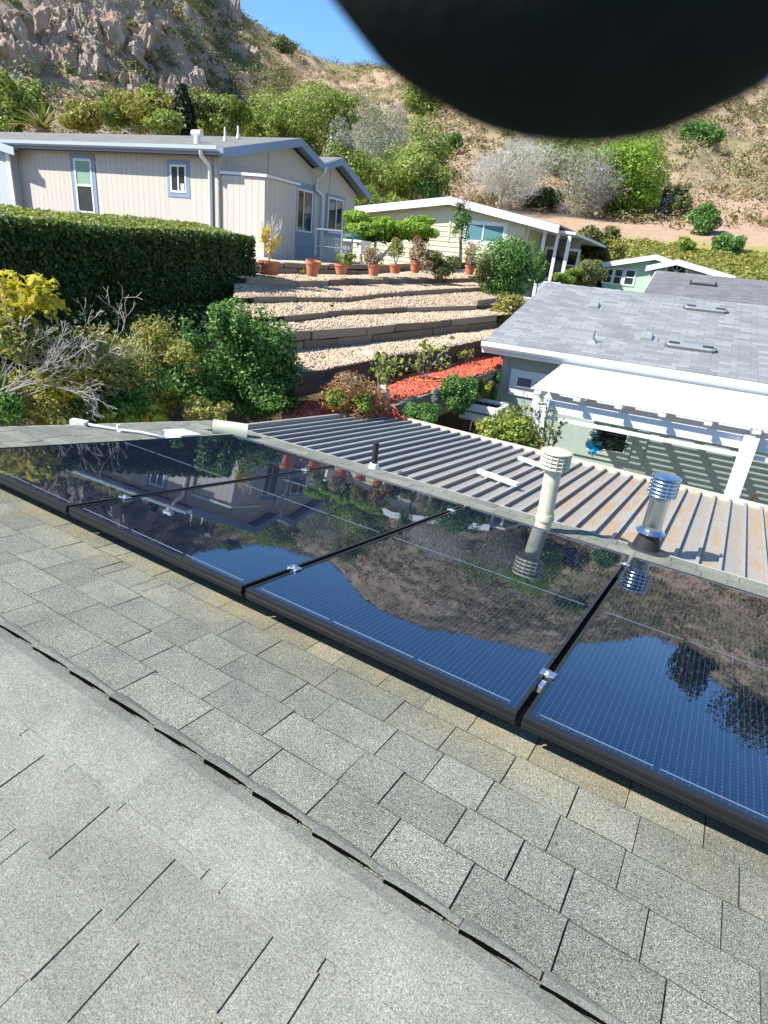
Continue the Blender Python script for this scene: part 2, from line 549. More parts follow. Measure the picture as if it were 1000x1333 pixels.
M['shingle'] = shingle_mat('weathered_asphalt_granules', (0.160, 0.170, 0.147), stain=True, contrast=.55, s=1.25)
M['cap'] = shingle_mat('ridge_granules', (0.190, 0.196, 0.174), contrast=0.5, s=1.2)
M['gap_shade'] = simple('gap_shade_black', (0.004, 0.004, 0.004), 1.0, spec=0.0)  # painted shade for the openings along the ridge
M['edge'] = simple('course_shadow_edge', (0.045, 0.043, 0.04), 0.95)  # shadow line of each course, painted on the tab edge
M['deck'] = simple('dark_felt', (0.03, 0.03, 0.03), 0.9)
M['white'] = simple('white_paint', (0.80, 0.80, 0.78), 0.5, 0.06, 3)
M['black_metal'] = simple('black_anodised', (0.012, 0.012, 0.014), 0.35, 0.1, 8)
M['silver'] = simple('bright_aluminium', (0.75, 0.76, 0.78), 0.28, 0.1, 12, metal=1.0)

# ================================================================ OWN HOUSE ROOF
TH = 0.14722
cT, sT = math.cos(TH), math.sin(TH)
HR = -0.13                                # roof surface below the panels' plane
def RP(u, v, h=0.0):                      # far slope: along the ridge, down the slope, above the shingles
    h = h + HR
    return np.array([u, v * cT + h * sT, -v * sT + h * cT])
V0 = -0.655
RID = RP(0, V0, 0)
def NP(u, s, h=0.0):                      # near slope
    return np.array([u, RID[1] - s * cT - h * sT, RID[2] - s * sT + h * cT])
XL, XRR = -3.14, 9.0
EAVE = 2.88
house = thing('house', 'low house with weathered grey shingle roof in front, solar panels on its slope', 'house', (2.0, 1.0, -2.9))
mb = MB()
mb.hexa([RP(XL, V0, -.03), RP(XRR, V0, -.03), RP(XRR, EAVE, -.03), RP(XL, EAVE, -.03), RP(XL, V0, -.001), RP(XRR, V0, -.001), RP(XRR, EAVE, -.001), RP(XL, EAVE, -.001)])
mb.hexa([NP(XL, 0, -.03), NP(XRR, 0, -.03), NP(XRR, 3.6, -.03), NP(XL, 3.6, -.03), NP(XL, 0, -.001), NP(XRR, 0, -.001), NP(XRR, 3.6, -.001), NP(XL, 3.6, -.001)])
roofd = obj('roof_deck', mb, M['deck'], house)
mb = MB(); ze = RP(0, EAVE)[2] - 0.05
mb.box((XL + .15, NP(0, 3.4)[1], -2.95), (XRR - .2, 2.62, ze - .08)); obj('wall', mb, simple('own_wall', (0.5, 0.48, 0.42), 0.8), house)
mb = MB()
mb.hexa([RP(XL, EAVE, -.16), RP(XRR, EAVE, -.16), RP(XRR, EAVE + .02, -.16), RP(XL, EAVE + .02, -.16), RP(XL, EAVE, .004), RP(XRR, EAVE, .004), RP(XRR, EAVE + .02, .004), RP(XL, EAVE + .02, .004)])
mb.hexa([RP(XL - .02, V0, -.16), RP(XL, V0, -.16), RP(XL, EAVE, -.16), RP(XL - .02, EAVE, -.16), RP(XL - .02, V0, .003), RP(XL, V0, .003), RP(XL, EAVE, .003), RP(XL - .02, EAVE, .003)])
obj('fascia', mb, simple('fascia_paint', (0.42, 0.42, 0.38), 0.6), house)

def project(P):
    v = np.array(P) - CAM; z = v @ RF
    if z < 0.05: return -9999, -9999, z
    return 500 + FPX * (v @ RX) / z, 666.5 + FPX * (v @ RD) / z, z

def panel_covers(u, v):
    return -2.06 < u < 4.2 and 0.22 < v < 2.04
tabs = []
EXPO = 0.1432
k = 1
while True:
    lo = -0.576 + EXPO * k
    if lo > EAVE + 0.05: break
    lo_ = min(lo, EAVE + 0.02)
    x = XL + random.uniform(-.15, 0)
    while x < 4.6:
        w = random.choice([.12, .15, .16, .18, .19, .21, .23, .25, .27])
        if random.random() < .07: w = 0.06
        if x + w > XL + .02:
            tabs.append((max(x, XL), min(x + w, 4.7), lo_, 'f'))
        x += w
    k += 1
for k in range(0, 12):
    lo = 0.152 + EXPO * k
    x = XL + random.uniform(-.15, 0)
    while x < 4.6:
        w = random.choice([.11, .14, .17, .19, .22, .25, .27])
        if random.random() < .1: w = 0.05
        if x + w > XL + .02: tabs.append((max(x, XL), min(x + w, 4.7), lo, 'n'))
        x += w
def tab_geo(mb, a, b, lo, side, dh, jl):
    g = random.uniform(.0008, .0026)
    f = RP if side == 'f' else NP
    up = lo - EXPO - 0.02
    if side == 'f': up = max(up, V0 + .03)
    else: up = max(up, 0.02)
    t0 = 0.0068 + dh
    hl, hu = t0, 0.0012
    # slight wave of the lower edge
    e1, e2 = lo + jl, lo - jl * .6
    mb.hexa([f(a + g, up, hu - .004), f(b - g, up, hu - .004), f(b - g, e2, 0.0), f(a + g, e1, 0.0),
             f(a + g, up, hu), f(b - g, up, hu), f(b - g, e2, hl), f(a + g, e1, hl)])
    # dark strip on the cut edge, painted in as the course shadow line
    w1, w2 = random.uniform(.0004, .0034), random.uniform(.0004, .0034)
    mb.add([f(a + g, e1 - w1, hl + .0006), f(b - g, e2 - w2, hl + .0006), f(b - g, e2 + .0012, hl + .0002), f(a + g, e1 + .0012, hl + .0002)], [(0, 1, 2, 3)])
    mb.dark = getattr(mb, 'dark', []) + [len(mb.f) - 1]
scored = []
for tb in tabs:
    f = RP if tb[3] == 'f' else NP
    cx = (tb[0] + tb[1]) / 2
    P = f(cx, tb[2] - .07)
    px, py, z = project(P)
    vis = -40 < px < 1040 and -40 < py < 1380
    if tb[3] == 'f' and panel_covers(cx, tb[2] - .07): vis = False
    scored.append((((tb[1] - tb[0]) / max(z, .1) ** 2) if vis else 0, tb))
scored.sort(key=lambda q: -q[0])
for i, (sc, tb) in enumerate(scored[:295]):
    mb = MB(); tab_geo(mb, *tb, random.choice([0, 0, .0022, .0030]), random.uniform(-.002, .002))
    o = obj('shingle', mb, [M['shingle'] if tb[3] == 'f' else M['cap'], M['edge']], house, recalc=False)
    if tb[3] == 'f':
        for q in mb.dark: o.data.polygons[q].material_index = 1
for side in 'fn':
    mb = MB()
    for sc, tb in scored[295:]:
        if tb[3] == side: tab_geo(mb, *tb, random.choice([0, 0, .002, .003]), random.uniform(-.002, .002))
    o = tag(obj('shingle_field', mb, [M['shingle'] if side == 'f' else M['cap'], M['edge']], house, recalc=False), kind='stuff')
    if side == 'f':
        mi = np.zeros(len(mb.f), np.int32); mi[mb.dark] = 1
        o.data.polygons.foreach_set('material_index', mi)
# the ridge: starter strips, then lapped caps whose far edge curls up at one end
rx = [-0.451, -0.265, -0.082, 0.096, 0.28, 0.461, 0.621, 0.798, 0.983, 1.155, 1.318]
xs = [-0.451 - .18 * i for i in range(15, 0, -1)] + rx + [1.318 + .18 * i for i in range(1, 18)]
for i, x in enumerate(xs[:-1]):
    x1 = xs[i + 1]
    # upper tongue: its edge towards the camera curls up at the left end and leaves an opening, its shade put in as a black sheet
    lift = random.uniform(.012, .018)
    tt = [0.0, .08, .2, .4, .6, .8, 1.0]
    rows, gap = [], []
    for q in tt:
        u = x + (x1 - x - .004) * q
        l = lift * max(0.0, 1 - q * 1.0) ** .85 + .0003
        vn = -.611 + .016 * q + .004 * math.sin(q * 3)
        rows.append([RP(u, -.572 - .003 * q, .009 + l * .45), RP(u, vn + .014, .010 + l * .85), RP(u, vn, .0095 + l), RP(u, vn, .0065 + l), RP(u, vn + .014, .006 + l * .85), RP(u, -.572 - .003 * q, .001)])
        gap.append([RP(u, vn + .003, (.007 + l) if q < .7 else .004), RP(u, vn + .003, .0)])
    mb = MB(); n = 6
    mb.add([p for r_ in rows for p in r_], [(a * n + j, a * n + (j + 1) % n, (a + 1) * n + (j + 1) % n, (a + 1) * n + j) for a in range(len(tt) - 1) for j in range(n)] + [tuple(range(n - 1, -1, -1)), tuple(range((len(tt) - 1) * n, len(tt) * n))])
    rc = obj('ridge_starter', mb, M['cap'], house)
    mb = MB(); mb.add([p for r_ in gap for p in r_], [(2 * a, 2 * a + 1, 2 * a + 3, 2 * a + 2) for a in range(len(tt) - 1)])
    obj('opening_shade', mb, M['gap_shade'], rc, recalc=False)
    # the cap bent over the ridge
    mb = MB(); off = .11
    a_, b_ = x + off, x1 + off + .012
    rows = []
    for u, lf in ((a_, .0035), (b_, .0)):
        pr = [RP(u, -.604, .0045 + lf), RP(u, V0 + .014, .009 + lf), NP(u, .014, .009 + lf), NP(u, .07, .011 + lf), NP(u, .128, .0085 + lf * .6)]
        lo_ = [RP(u, -.604, .001), RP(u, V0 + .014, .004), NP(u, .014, .004), NP(u, .07, .004), NP(u, .128, .002)]
        rows.append(pr + lo_[::-1])
    n = 10
    mb.add([p for r_ in rows for p in r_], [(j, (j + 1) % n, n + (j + 1) % n, n + j) for j in range(n)] + [tuple(range(n - 1, -1, -1)), tuple(range(n, 2 * n))])
    obj('ridge_cap', mb, M['cap'], house)

# ================================================================ SOLAR PANELS
def panel_glass():
    mt, t, p = nodes_of('solar_glass')
    uv = t.nodes.new('ShaderNodeUVMap'); sp = t.nodes.new('ShaderNodeSeparateXYZ'); t.links.new(uv.outputs[0], sp.inputs[0])
    u, v = sp.outputs[0], sp.outputs[1]
    def comb(x, period, width, off=0.0):
        m_ = math_(t, 'PINGPONG', math_(t, 'ADD', x, off), period / 2)
        return math_(t, 'LESS_THAN', m_, width / 2)
    bus = comb(u, 0.0184, 0.0009)
    dots = math_(t, 'MULTIPLY', comb(u, 0.0184, 0.0022), comb(math_(t, 'ADD', v, math_(t, 'MULTIPLY', u, 0.4)), 0.0175, 0.0032))
    finger = comb(v, 0.0016, 0.0004)
    cellx = comb(u, 0.168, 0.0022, 0.0); celly = comb(v, 0.0855, 0.0018)
    c = mixc(t, math_(t, 'MULTIPLY', bus, 0.22), (0.003, 0.0055, 0.018), (0.10, 0.11, 0.13))
    c = mixc(t, math_(t, 'MULTIPLY', dots, 0.5), c, (0.22, 0.25, 0.3))
    c = mixc(t, math_(t, 'MAXIMUM', cellx, celly), c, (0.001, 0.001, 0.0015))
    dust = ramp_(t, noise_(t, 7.0, 8, 0.75), [(0.45, 0.0), (0.62, 0.006), (0.8, 0.04)])
    c = mixc(t, dust, c, (0.5, 0.5, 0.48))
    t.links.new(c, p.inputs['Base Color'])
    p.inputs['Roughness'].default_value = 0.006
    p.inputs['Specular Tint'].default_value = (0.56, 0.78, 1.0, 1)
    p.inputs['IOR'].default_value = 2.25
    hb = noise_(t, 30, 2)
    bump_(t, p, hb, 0.014, 0.002)
    return mt
M['glass_pv'] = panel_glass()
M['ribbon'] = simple('tinned_ribbon', (0.13, 0.17, 0.23), 0.35, 0.1, 20)
W_, G_, L_ = 1.04, 0.02, 2.086
plabels = ['solar panel at the far end of the row, beside the pale vent hood',
           'solar panel second from the far end, reflecting the beige house',
           'solar panel second from the near end, reflecting the beige vent pipe',
           'solar panel at the near end of the row, reflecting the silver flue',
           ]
for k in range(-2, 3):
    u0 = k * (W_ + G_)
    lab = plabels[k + 2] if k < 2 else None
    if k == 2: continue
    t_ = thing('solar_panel', lab, 'solar panel', RP(u0 + W_ / 2, L_ / 2, -HR - .02), 'solar panels in a row on the shingle roof')
    T = lambda p: RP(p[0] + u0, p[1], -HR + p[2])
    fr = .011
    mb = MB(T)
    top, bot = 0.0, -.032
    mb.box((0, .03, bot), (fr, L_, top)); mb.box((W_ - fr, .03, bot), (W_, L_, top))
    mb.box((fr, L_ - fr, bot), (W_ - fr, L_, top))
    # near rail with its stepped profile
    mb.box((0, .006, -.009), (W_, .03, top)); mb.box((0, .010, -.019), (W_, .03, -.009)); mb.box((0, .005, -.024), (W_, .03, -.019)); mb.box((0, .008, bot), (W_, .03, -.024))
    obj('frame', mb, M['black_metal'], t_, bevel=.0012)
    mb = MB(T)
    for (a, b) in ((0, W_),):
        mb.box((a, .016, -.044), (b, .026, -.032)); mb.box((a, .013, -.040), (b, .016, -.037))
    obj('skirt', mb, M['black_metal'], t_, bevel=.001)
    mb = MB(T)
    mb.add([(fr, .03, -.0025), (W_ - fr, .03, -.0025), (W_ - fr, L_ - fr, -.0025), (fr, L_ - fr, -.0025)], [(0, 1, 2, 3)])
    gl = obj('glass', mb, M['glass_pv'], t_, recalc=False)
    uvl = gl.data.uv_layers.new(name='UVMap')
    for li, (a, b) in enumerate([(0.0, .03), (W_ - 2 * fr, .03), (W_ - 2 * fr, L_ - fr), (0.0, L_ - fr)]):
        uvl.data[li].uv = (a + u0 * 0 + .0, b)
    segs = [(.035, .345), (.362, .678), (.695, 1.005)]
    for a, b in segs:
        for v_, wd in ((.052, .0035), (L_ / 2 + .003, .0028), (L_ - .03, .003)):
            mb = MB(T); mb.box((a, v_, -.0024), (b, v_ + wd, -.0013))
            obj('ribbon', mb, M['ribbon'], t_, recalc=False)
# rails under the panels and the clamps between them
for j, v_ in enumerate((.30, 1.72)):
    mb = MB(); mb.hexa([RP(-2.1, v_, .02), RP(2.1, v_, .02), RP(2.1, v_ + .04, .02), RP(-2.1, v_ + .04, .02), RP(-2.1, v_, .088), RP(2.1, v_, .088), RP(2.1, v_ + .04, .088), RP(-2.1, v_ + .04, .088)])
    tag(obj('mounting_rail', mb, simple('rail_black', (.02, .02, .02), .4), None), 'black mounting rail under the %s edge of the solar panels' % ('ridge side' if j == 0 else 'eave side'), 'rail', 'mounting rails under the panels')
clab = {(-1, .30): 'silver clamp on the gap between the two far solar panels, ridge side', (0, .30): 'silver clamp on the middle gap of the panel row, ridge side',
        (1, .30): 'large silver clamp on the gap between the two near panels', (-1, 1.72): 'silver clamp on the farthest panel gap, eave side',
        (0, 1.86): 'silver clamp on the middle panel gap, eave side', (1, 1.86): 'silver clamp on the gap below the silver flue'}
for k in (-1, 0, 1):
    for v_ in ((.30, 1.72) if k == -1 else (.30, 1.86)):
        u = k * (W_ + G_) - G_ / 2
        c_ = RP(u, v_, -HR)
        t_ = thing('panel_clamp', clab[(k, v_)], 'clamp', c_, 'clamps between the solar panels')
        T = lambda p, u=u, v_=v_: RP(u + p[0], v_ + p[1], -HR + p[2])
        mb = MB(T)
        mb.box((-.008, -.02, -.03), (.008, .02, .006)); mb.box((-.024, -.020, .0005), (-.008, .020, .006)); mb.box((.008, -.020, .0005), (.024, .020, .006))
        obj('clamp_body', mb, M['silver'], t_, bevel=.001)
        mb = MB(); mb.lathe(T((0, 0, .006)), [(.009, 0), (.009, .007), (.006, .009)], 8, (0, sT, cT)); obj('bolt', mb, M['silver'], t_)
        if k == 1 and v_ == .30:
            mb = MB(T); mb.box((-.009, -.085, -.03), (.009, -.035, -.006)); obj('rail_end_bracket', mb, M['silver'], t_, bevel=.002)

# ================================================================ things on the own roof
M['galv'] = simple('galvanised_steel', (0.62, 0.68, 0.74), 0.22, 0.12, 9, metal=1.0, bump=0.05, bscale=30)
M['beige'] = simple('cream_vent_paint', (0.54, 0.52, 0.39), 0.5, 0.08, 6, dirt=((0.35, 0.33, 0.27), 9, 0.6))
M['rubber'] = simple('black_rubber', (0.02, 0.02, 0.02), 0.6, 0.1)
M['tar'] = simple('roof_tar', (0.03, 0.03, 0.03), 0.5, 0.2, 20, bump=0.3)
def vent_cap(root, c, r, h, mat_, bands=5):
    """louvred cap: disc roof, stacked rings on slats"""
    mb = MB(); mb.lathe(c + np.array([0, 0, h - .012]), [(r * 1.02, 0), (r * 1.02, .008), (r * .96, .013), (r * .2, .02)], 32); obj('cap_lid', mb, mat_, root, autosmooth=35)
    for i in range(bands):
        z = .004 + (h - .02) * i / bands
        hh = (h - .02) / bands
        mb = MB(); mb.lathe(c + np.array([0, 0, z]), [(r * .86, 0), (r * .98, hh * .25), (r * .98, hh * .45), (r * .84, hh * .9)], 32)
        obj('louvre_ring', mb, mat_, root, autosmooth=50)
    mb = MB()
    for j in range(16):
        w = 2 * math.pi * j / 16
        p = c + np.array([math.cos(w) * r * .98, math.sin(w) * r * .98, .006])
        mb.tube([p, p + np.array([0, 0, h - .022])], .003, 4)
    obj('louvre_slats', mb, mat_, root)

gp = RP(1.063, 2.872); gb = np.array([gp[0], gp[1], gp[2]])
t_ = thing('flue_pipe', 'shiny galvanised flue pipe with louvred silver cap and black rubber boot', 'vent pipe', gb)
mb = MB(); mb.lathe(gb + [0, 0, -.03], [(.098, 0), (.092, .05), (.072, .13), (.068, .16)], 28); obj('rubber_boot', mb, M['rubber'], t_, autosmooth=40)
mb = MB(); mb.lathe(gb + [0, 0, .135], [(.094, 0), (.098, .006), (.074, .022), (.066, .028)], 28); obj('storm_collar', mb, M['galv'], t_, autosmooth=50)
mb = MB(); mb.lathe(gb + [0, 0, .02], [(.063, 0), (.063, .16), (.0645, .165), (.063, .17), (.063, .35), (.066, .355), (.066, .372), (.062, .377), (.061, .42)], 36); obj('pipe', mb, M['galv'], t_, autosmooth=35)
vent_cap(t_, gb + np.array([0, 0, .40]), .092, .145, M['galv'], 5)
mb = MB(); mb.lathe(gb + [0.02, -.005, -.01], [(.15, 0), (.14, .018), (.10, .024)], 18, (0, sT, cT)); obj('tar_seal', mb, M['tar'], t_, smooth=True)

bp = RP(0.417, 2.535); bb = np.array(bp)
t_ = thing('vent_pipe', 'tall cream painted vent pipe with louvred cap beside the panels', 'vent pipe', bb)
tl = np.array([-.03, -.0, 1.0])
mb = MB(); mb.tube([bb + [0, 0, -.02], bb + tl * .12, bb + tl * .47], .055, 28); obj('pipe', mb, M['beige'], t_, autosmooth=40)
mb = MB(); mb.lathe(bb + [0, 0, .085], [(.062, 0), (.064, .01), (.057, .05)], 28); obj('collar', mb, M['beige'], t_, autosmooth=40)
vent_cap(t_, bb + tl * .455, .100, .125, M['beige'], 4)

kp = RP(-1.188, 2.86)
t_ = thing('plumbing_vent', 'short black pipe standing in a white collar at the eave', 'vent pipe', kp)
mb = MB(); mb.lathe(kp + [0, 0, -.02], [(.048, 0), (.044, .05), (.036, .075)], 20); obj('collar', mb, M['white'], t_, autosmooth=40)
mb = MB(); mb.lathe(kp + [0, 0, .05], [(.026, 0), (.026, .19), (.020, .192)], 20); obj('pipe', mb, M['rubber'], t_, autosmooth=40)

# half round vent hood, conduit and junction box at the far left corner
def arc_shell(mb, A, B, r, th=.006, n=14, up=(0, 0, 1)):
    A = np.array(A); B = np.array(B); d = (B - A) / np.linalg.norm(B - A); u = np.array(up, float); s_ = np.cross(d, u); s_ /= np.linalg.norm(s_); u = np.cross(s_, d)
    vs = []
    for P in (A, B):
        for rr in (r, r - th):
            for j in range(n + 1):
                w = math.pi * (-.08 + 1.16 * j / n)
                vs.append(P + s_ * math.cos(w) * rr + u * math.sin(w) * rr)
    k_ = n + 1; fs = []
    for j in range(n):
        fs += [(j, j + 1, 2 * k_ + j + 1, 2 * k_ + j), (k_ + j, 3 * k_ + j, 3 * k_ + j + 1, k_ + j + 1), (j, k_ + j, k_ + j + 1, j + 1), (2 * k_ + j, 2 * k_ + j + 1, 3 * k_ + j + 1, 3 * k_ + j)]
    fs += [(0, 2 * k_, 3 * k_, k_), (n, k_ + n, 3 * k_ + n, 2 * k_ + n)]
    mb.add(vs, fs)
def onroof(px, py, h=0.0):
    n = np.array([0, sT, cT]); return on_plane(px, py, n, RP(0, 0, h))
hA = onroof(277, 560, .02); hB = onroof(322, 566, .02)
t_ = thing('vent_hood', 'half round cream sheet metal hood lying by the far panel corner', 'vent hood', hA)
mb = MB(); arc_shell(mb, hA + [0, 0, .02], hB + [0, 0, .02], .082, up=(0, 0, 1)); obj('hood_shell', mb, M['beige'], t_, smooth=False, autosmooth=40)
mb = MB(); c0 = RP(-2.74, 2.47, 0); mb.lathe(hA + [0, 0, .02], [(.078, .004), (.078, .008)], 24, hB - hA); obj('end_plate', mb, M['beige'], t_)
hm = (hA + hB) / 2; hu, hv = hm[0], hm[1] * cT - hm[2] * sT
mb = MB(); mb.hexa([RP(hu + a, hv + b, c_) for c_ in (.001, .011) for a, b in ((-.2, -.13), (.2, -.10), (.2, .14), (-.2, .12))]); obj('flashing', mb, M['galv'], t_)

M['box'] = simple('pale_blue_grey_box', (0.66, 0.72, 0.78), 0.4, 0.05)
bc = onroof(236, 574)
u_, v_ = bc[0], (bc[1] * cT - bc[2] * sT)
t_ = thing('junction_box', 'pale grey flat junction box on the shingles behind the far panel', 'junction box', bc)
T = lambda p: RP(u_ + p[0], v_ + p[1], p[2])
mb = MB(T); mb.box((-.10, -.09, .008), (.10, .10, .065)); obj('box_body', mb, M['box'], t_, bevel=.006)
mb = MB(T); mb.box((-.108, -.098, .065), (.108, .108, .076)); obj('box_lid', mb, M['box'], t_, bevel=.003)
pth = [onroof(px, py, .02) for px, py in ((96, 549), (112, 552), (135, 556), (160, 560), (185, 563), (215, 570))]
t_ = thing('conduit', 'grey electrical conduit running over the shingles to a junction box', 'conduit', pth[0])
mb = MB(); mb.tube(pth[1:], .0115, 10); obj('conduit_pipe', mb, M['box'], t_, smooth=True)
d_ = (pth[1] - pth[0]); d_ /= np.linalg.norm(d_)
mb = MB(); mb.beam(pth[0] - d_ * .02, pth[1] + d_ * .01, .06, .05); obj('conduit_fitting', mb, M['box'], t_, bevel=.008)
mb = MB(); sp_ = onroof(155, 562); mb.box((sp_[0] - .04, sp_[1] - .02, sp_[2]), (sp_[0] + .04, sp_[1] + .02, sp_[2] + .02)); mb.box((sp_[0] - .008, sp_[1] - .015, sp_[2] + .01), (sp_[0] + .008, sp_[1] + .015, sp_[2] + .06)); obj('conduit_strap', mb, M['white'], t_, bevel=.002)

# ================================================================ METAL PATIO ROOF beside the eave
MS = 0.0963
def MPt(x, y, h=0.0): return np.array([x, y, -.6 - MS * (y - 2.9) + h])
def metal_mat():
    mt, t, p = nodes_of('weathered_pan_metal')
    g = t.nodes.new('ShaderNodeNewGeometry'); sp = t.nodes.new('ShaderNodeSeparateXYZ'); t.links.new(g.outputs['Position'], sp.inputs[0])
    oi = t.nodes.new('ShaderNodeObjectInfo')
    xr = t.nodes.new('ShaderNodeMapRange'); xr.inputs[1].default_value = -1.6; xr.inputs[2].default_value = .9
    t.links.new(sp.outputs[0], xr.inputs[0])
    base = mixc(t, xr.outputs[0], (0.23, 0.24, 0.255), (0.33, 0.315, 0.28))
    base = mixc(t, 1.0, base, math_(t, 'MULTIPLY_ADD', oi.outputs['Random'], .3, .85), 'MULTIPLY')
    mp = t.nodes.new('ShaderNodeMapping'); t.links.new(g.outputs['Position'], mp.inputs[0]); mp.inputs['Scale'].default_value = (1, .22, 1)
    streak = noise_(t, 11, 5, 0.65, mp.outputs[0])
    c = mixc(t, ramp_(t, noise_(t, 30, 4, 0.7, mp.outputs[0]), [(0.4, 0.0), (0.75, 0.6)]), base, (0.25, 0.26, 0.24))
    rust = math_(t, 'MULTIPLY', ramp_(t, streak, [(0.40, 0.0), (0.58, 0.95)]), math_(t, 'MULTIPLY', xr.outputs[0], ramp_(t, oi.outputs['Random'], [(0.2, 0.25), (0.8, 1.0)])))
    c = mixc(t, rust, c, (0.40, 0.23, 0.09))
    lich = math_(t, 'MULTIPLY', ramp_(t, noise_(t, 45, 4, 0.7), [(0.5, 0.0), (0.62, 0.6)]), xr.outputs[0])
    c = mixc(t, lich, c, (0.42, 0.40, 0.33))
    t.links.new(c, p.inputs['Base Color']); p.inputs['Roughness'].default_value = 0.5; p.inputs['Metallic'].default_value = 0.15
    bump_(t, p, streak, 0.1, 0.01)
    return mt
M['pan'] = metal_mat()
M['rib'] = simple('rib_edge', (0.33, 0.315, 0.285), 0.5, 0.15, 5, metal=.1, dirt=((0.42, 0.33, 0.22), 3, .58))
patio = thing('patio_roof', 'ribbed metal patio roof with rust streaks below the shingle eave', 'patio roof', (1.0, 4.2, -2.9))
YN, YF = 2.80, 5.50
x = -2.86; PW = .142
while x < 6.3:
    yn = YN
    mb = MB()
    h = .027
    prof = [(x, 0), (x + PW - .016, 0), (x + PW - .016, h), (x + PW, h), (x + PW, -.006), (x, -.006)]
    mb.prism([MPt(a, yn, b) for a, b in prof], MPt(0, YF, 0) - MPt(0, yn, 0))
    pan = obj('roof_pan', mb, M['pan'], patio, recalc=True)
    mb = MB(); mb.prism([MPt(a, yn, b) for a, b in [(x + PW - .020, h), (x + PW + .004, h), (x + PW + .004, h + .006), (x + PW - .020, h + .006)]], MPt(0, YF, 0) - MPt(0, yn, 0))
    obj('roof_rib', mb, M['rib'], patio)
    x += PW
mb = MB()
mb.prism([MPt(-2.9, YF, z_) if i < 1 else MPt(-2.9, YF + w_, z_) for i, (w_, z_) in enumerate([(0, -.12), (.0, .052), (.035, .052), (.035, -.12)])], (9.2, 0, 0))
obj('gutter', mb, simple('old_gutter', (0.55, 0.50, 0.42), 0.6, 0.2, 4, dirt=((.3, .2, .12), 5, .55)), patio)
mb = MB(); mb.prism([MPt(-2.90, YN, -.1), MPt(-2.86, YN, -.1), MPt(-2.86, YN, .052), MPt(-2.90, YN, .052)], MPt(0, YF, 0) - MPt(0, YN, 0)); obj('side_trim', mb, M['rib'], patio)
for xx in (-2.6, 0.2, 3.0, 5.8):
    mb = MB(); mb.box((xx - .05, YF - .2, -2.95), (xx + .05, YF - .1, MPt(0, YF - .15)[2] - .1)); obj('post', mb, M['white'], patio)
mb = MB(); mb.box((-2.8, YF - .2, -1.02), (6.2, YF - .1, -.94)); obj('beam', mb, M['white'], patio)
# two loose white boards
for (a, b, lab) in (((623, 613), (674, 631), 'loose white board lying on the metal roof, nearer the black pipe'), ((676, 596), (719, 611), 'loose white board lying on the metal roof behind the cream vent cap')):
    A = on_plane(*a, (0, MS, 1), MPt(0, 2.9, .06)); B = on_plane(*b, (0, MS, 1), MPt(0, 2.9, .06))
    mb = MB(); mb.beam(A, B, .05, .035); tag(obj('white_board', mb, M['white'], bevel=.003), lab, 'board', 'loose boards on the metal roof')

# ================================================================ NEIGHBOURS' HOUSES
AG = 0.0923874
EX = np.array([math.cos(AG), math.sin(AG), 0]); EY = np.array([-math.sin(AG), math.cos(AG), 0])
def frame_T(O):
    O = np.array([O[0], O[1], 0.0])
    return lambda p: O + EX * p[0] + EY * p[1] + np.array([0, 0, p[2]])
def fp(px, py, O, dep=0.0):
    P = on_plane(px, py, EY, np.array([O[0], O[1], 0]) + EY * dep) - np.array([O[0], O[1], 0])
    return float(P @ EX), float(P[2])
def sp_(px, py, O, t=0.0):         # plane facing +x
    P = on_plane(px, py, EX, np.array([O[0], O[1], 0]) + EX * t) - np.array([O[0], O[1], 0])
    return float(P @ EY), float(P[2])

def far_shingle(name, c1, c2, row=.14, wid=.3, rot=0.0):
    """courses too small to pick apart: brick pattern of tones with relief"""
    mt, t, p = nodes_of(name)
    g = t.nodes.new('ShaderNodeNewGeometry')
    mp = t.nodes.new('ShaderNodeMapping'); t.links.new(g.outputs['Position'], mp.inputs[0]); mp.inputs['Rotation'].default_value = (0, 0, -AG)
    br = t.nodes.new('ShaderNodeTexBrick'); t.links.new(mp.outputs[0], br.inputs[0])
    br.inputs['Scale'].default_value = 1.0; br.inputs['Brick Width'].default_value = wid; br.inputs['Row Height'].default_value = row
    br.inputs['Mortar Size'].default_value = .008; br.inputs['Mortar Smooth'].default_value = 0.3
    br.inputs['Color1'].default_value = (*c1, 1); br.inputs['Color2'].default_value = (*c2, 1); br.inputs['Mortar'].default_value = (*[x * .55 for x in c1], 1)
    br.offset = 0.37
    v = math_(t, 'MULTIPLY_ADD', noise_(t, 1.3, 6, .6), .5, .75)
    v = math_(t, 'MULTIPLY', v, math_(t, 'MULTIPLY_ADD', noise_(t, 40, 3, .6), .5, .75))
    t.links.new(mixc(t, 1.0, br.outputs[0], v, 'MULTIPLY'), p.inputs['Base Color'])
    p.inputs['Roughness'].default_value = .92
    bump_(t, p, br.outputs['Fac'], -.5, .01)
    return mt
M['roof_grey'] = far_shingle('pale_grey_shingles', (.235, .25, .255), (.155, .165, .175))
M['roof_brown'] = far_shingle('brown_grey_shingles', (.185, .18, .165), (.135, .13, .12))
M['roof_dark'] = far_shingle('dark_grey_shingles', (.165, .163, .168), (.11, .11, .115))
M['beige_wall'] = simple('warm_beige_siding', (.50, .465, .41), .8, .05, 2, rnd=.02)
M['blue_trim'] = simple('blue_grey_trim', (.20, .27, .38), .6, .06, 3)
M['green_wall'] = simple('pale_green_stucco', (.315, .385, .34), .85, .05, 2, bump=.2, bscale=60)
M['white_trim'] = simple('white_trim', (.70, .72, .73), .5, .04, 3)
M['slat'] = simple('white_lattice_slat', (.62, .63, .63), .6, .08, 5)
M['cream_wall'] = simple('pale_olive_siding', (.52, .53, .38), .8, .05, 2, rnd=.03)
M['mint_wall'] = simple('mint_stucco', (.40, .52, .42), .85, .05, 2)
M['win'] = glass_mat('window_glass')
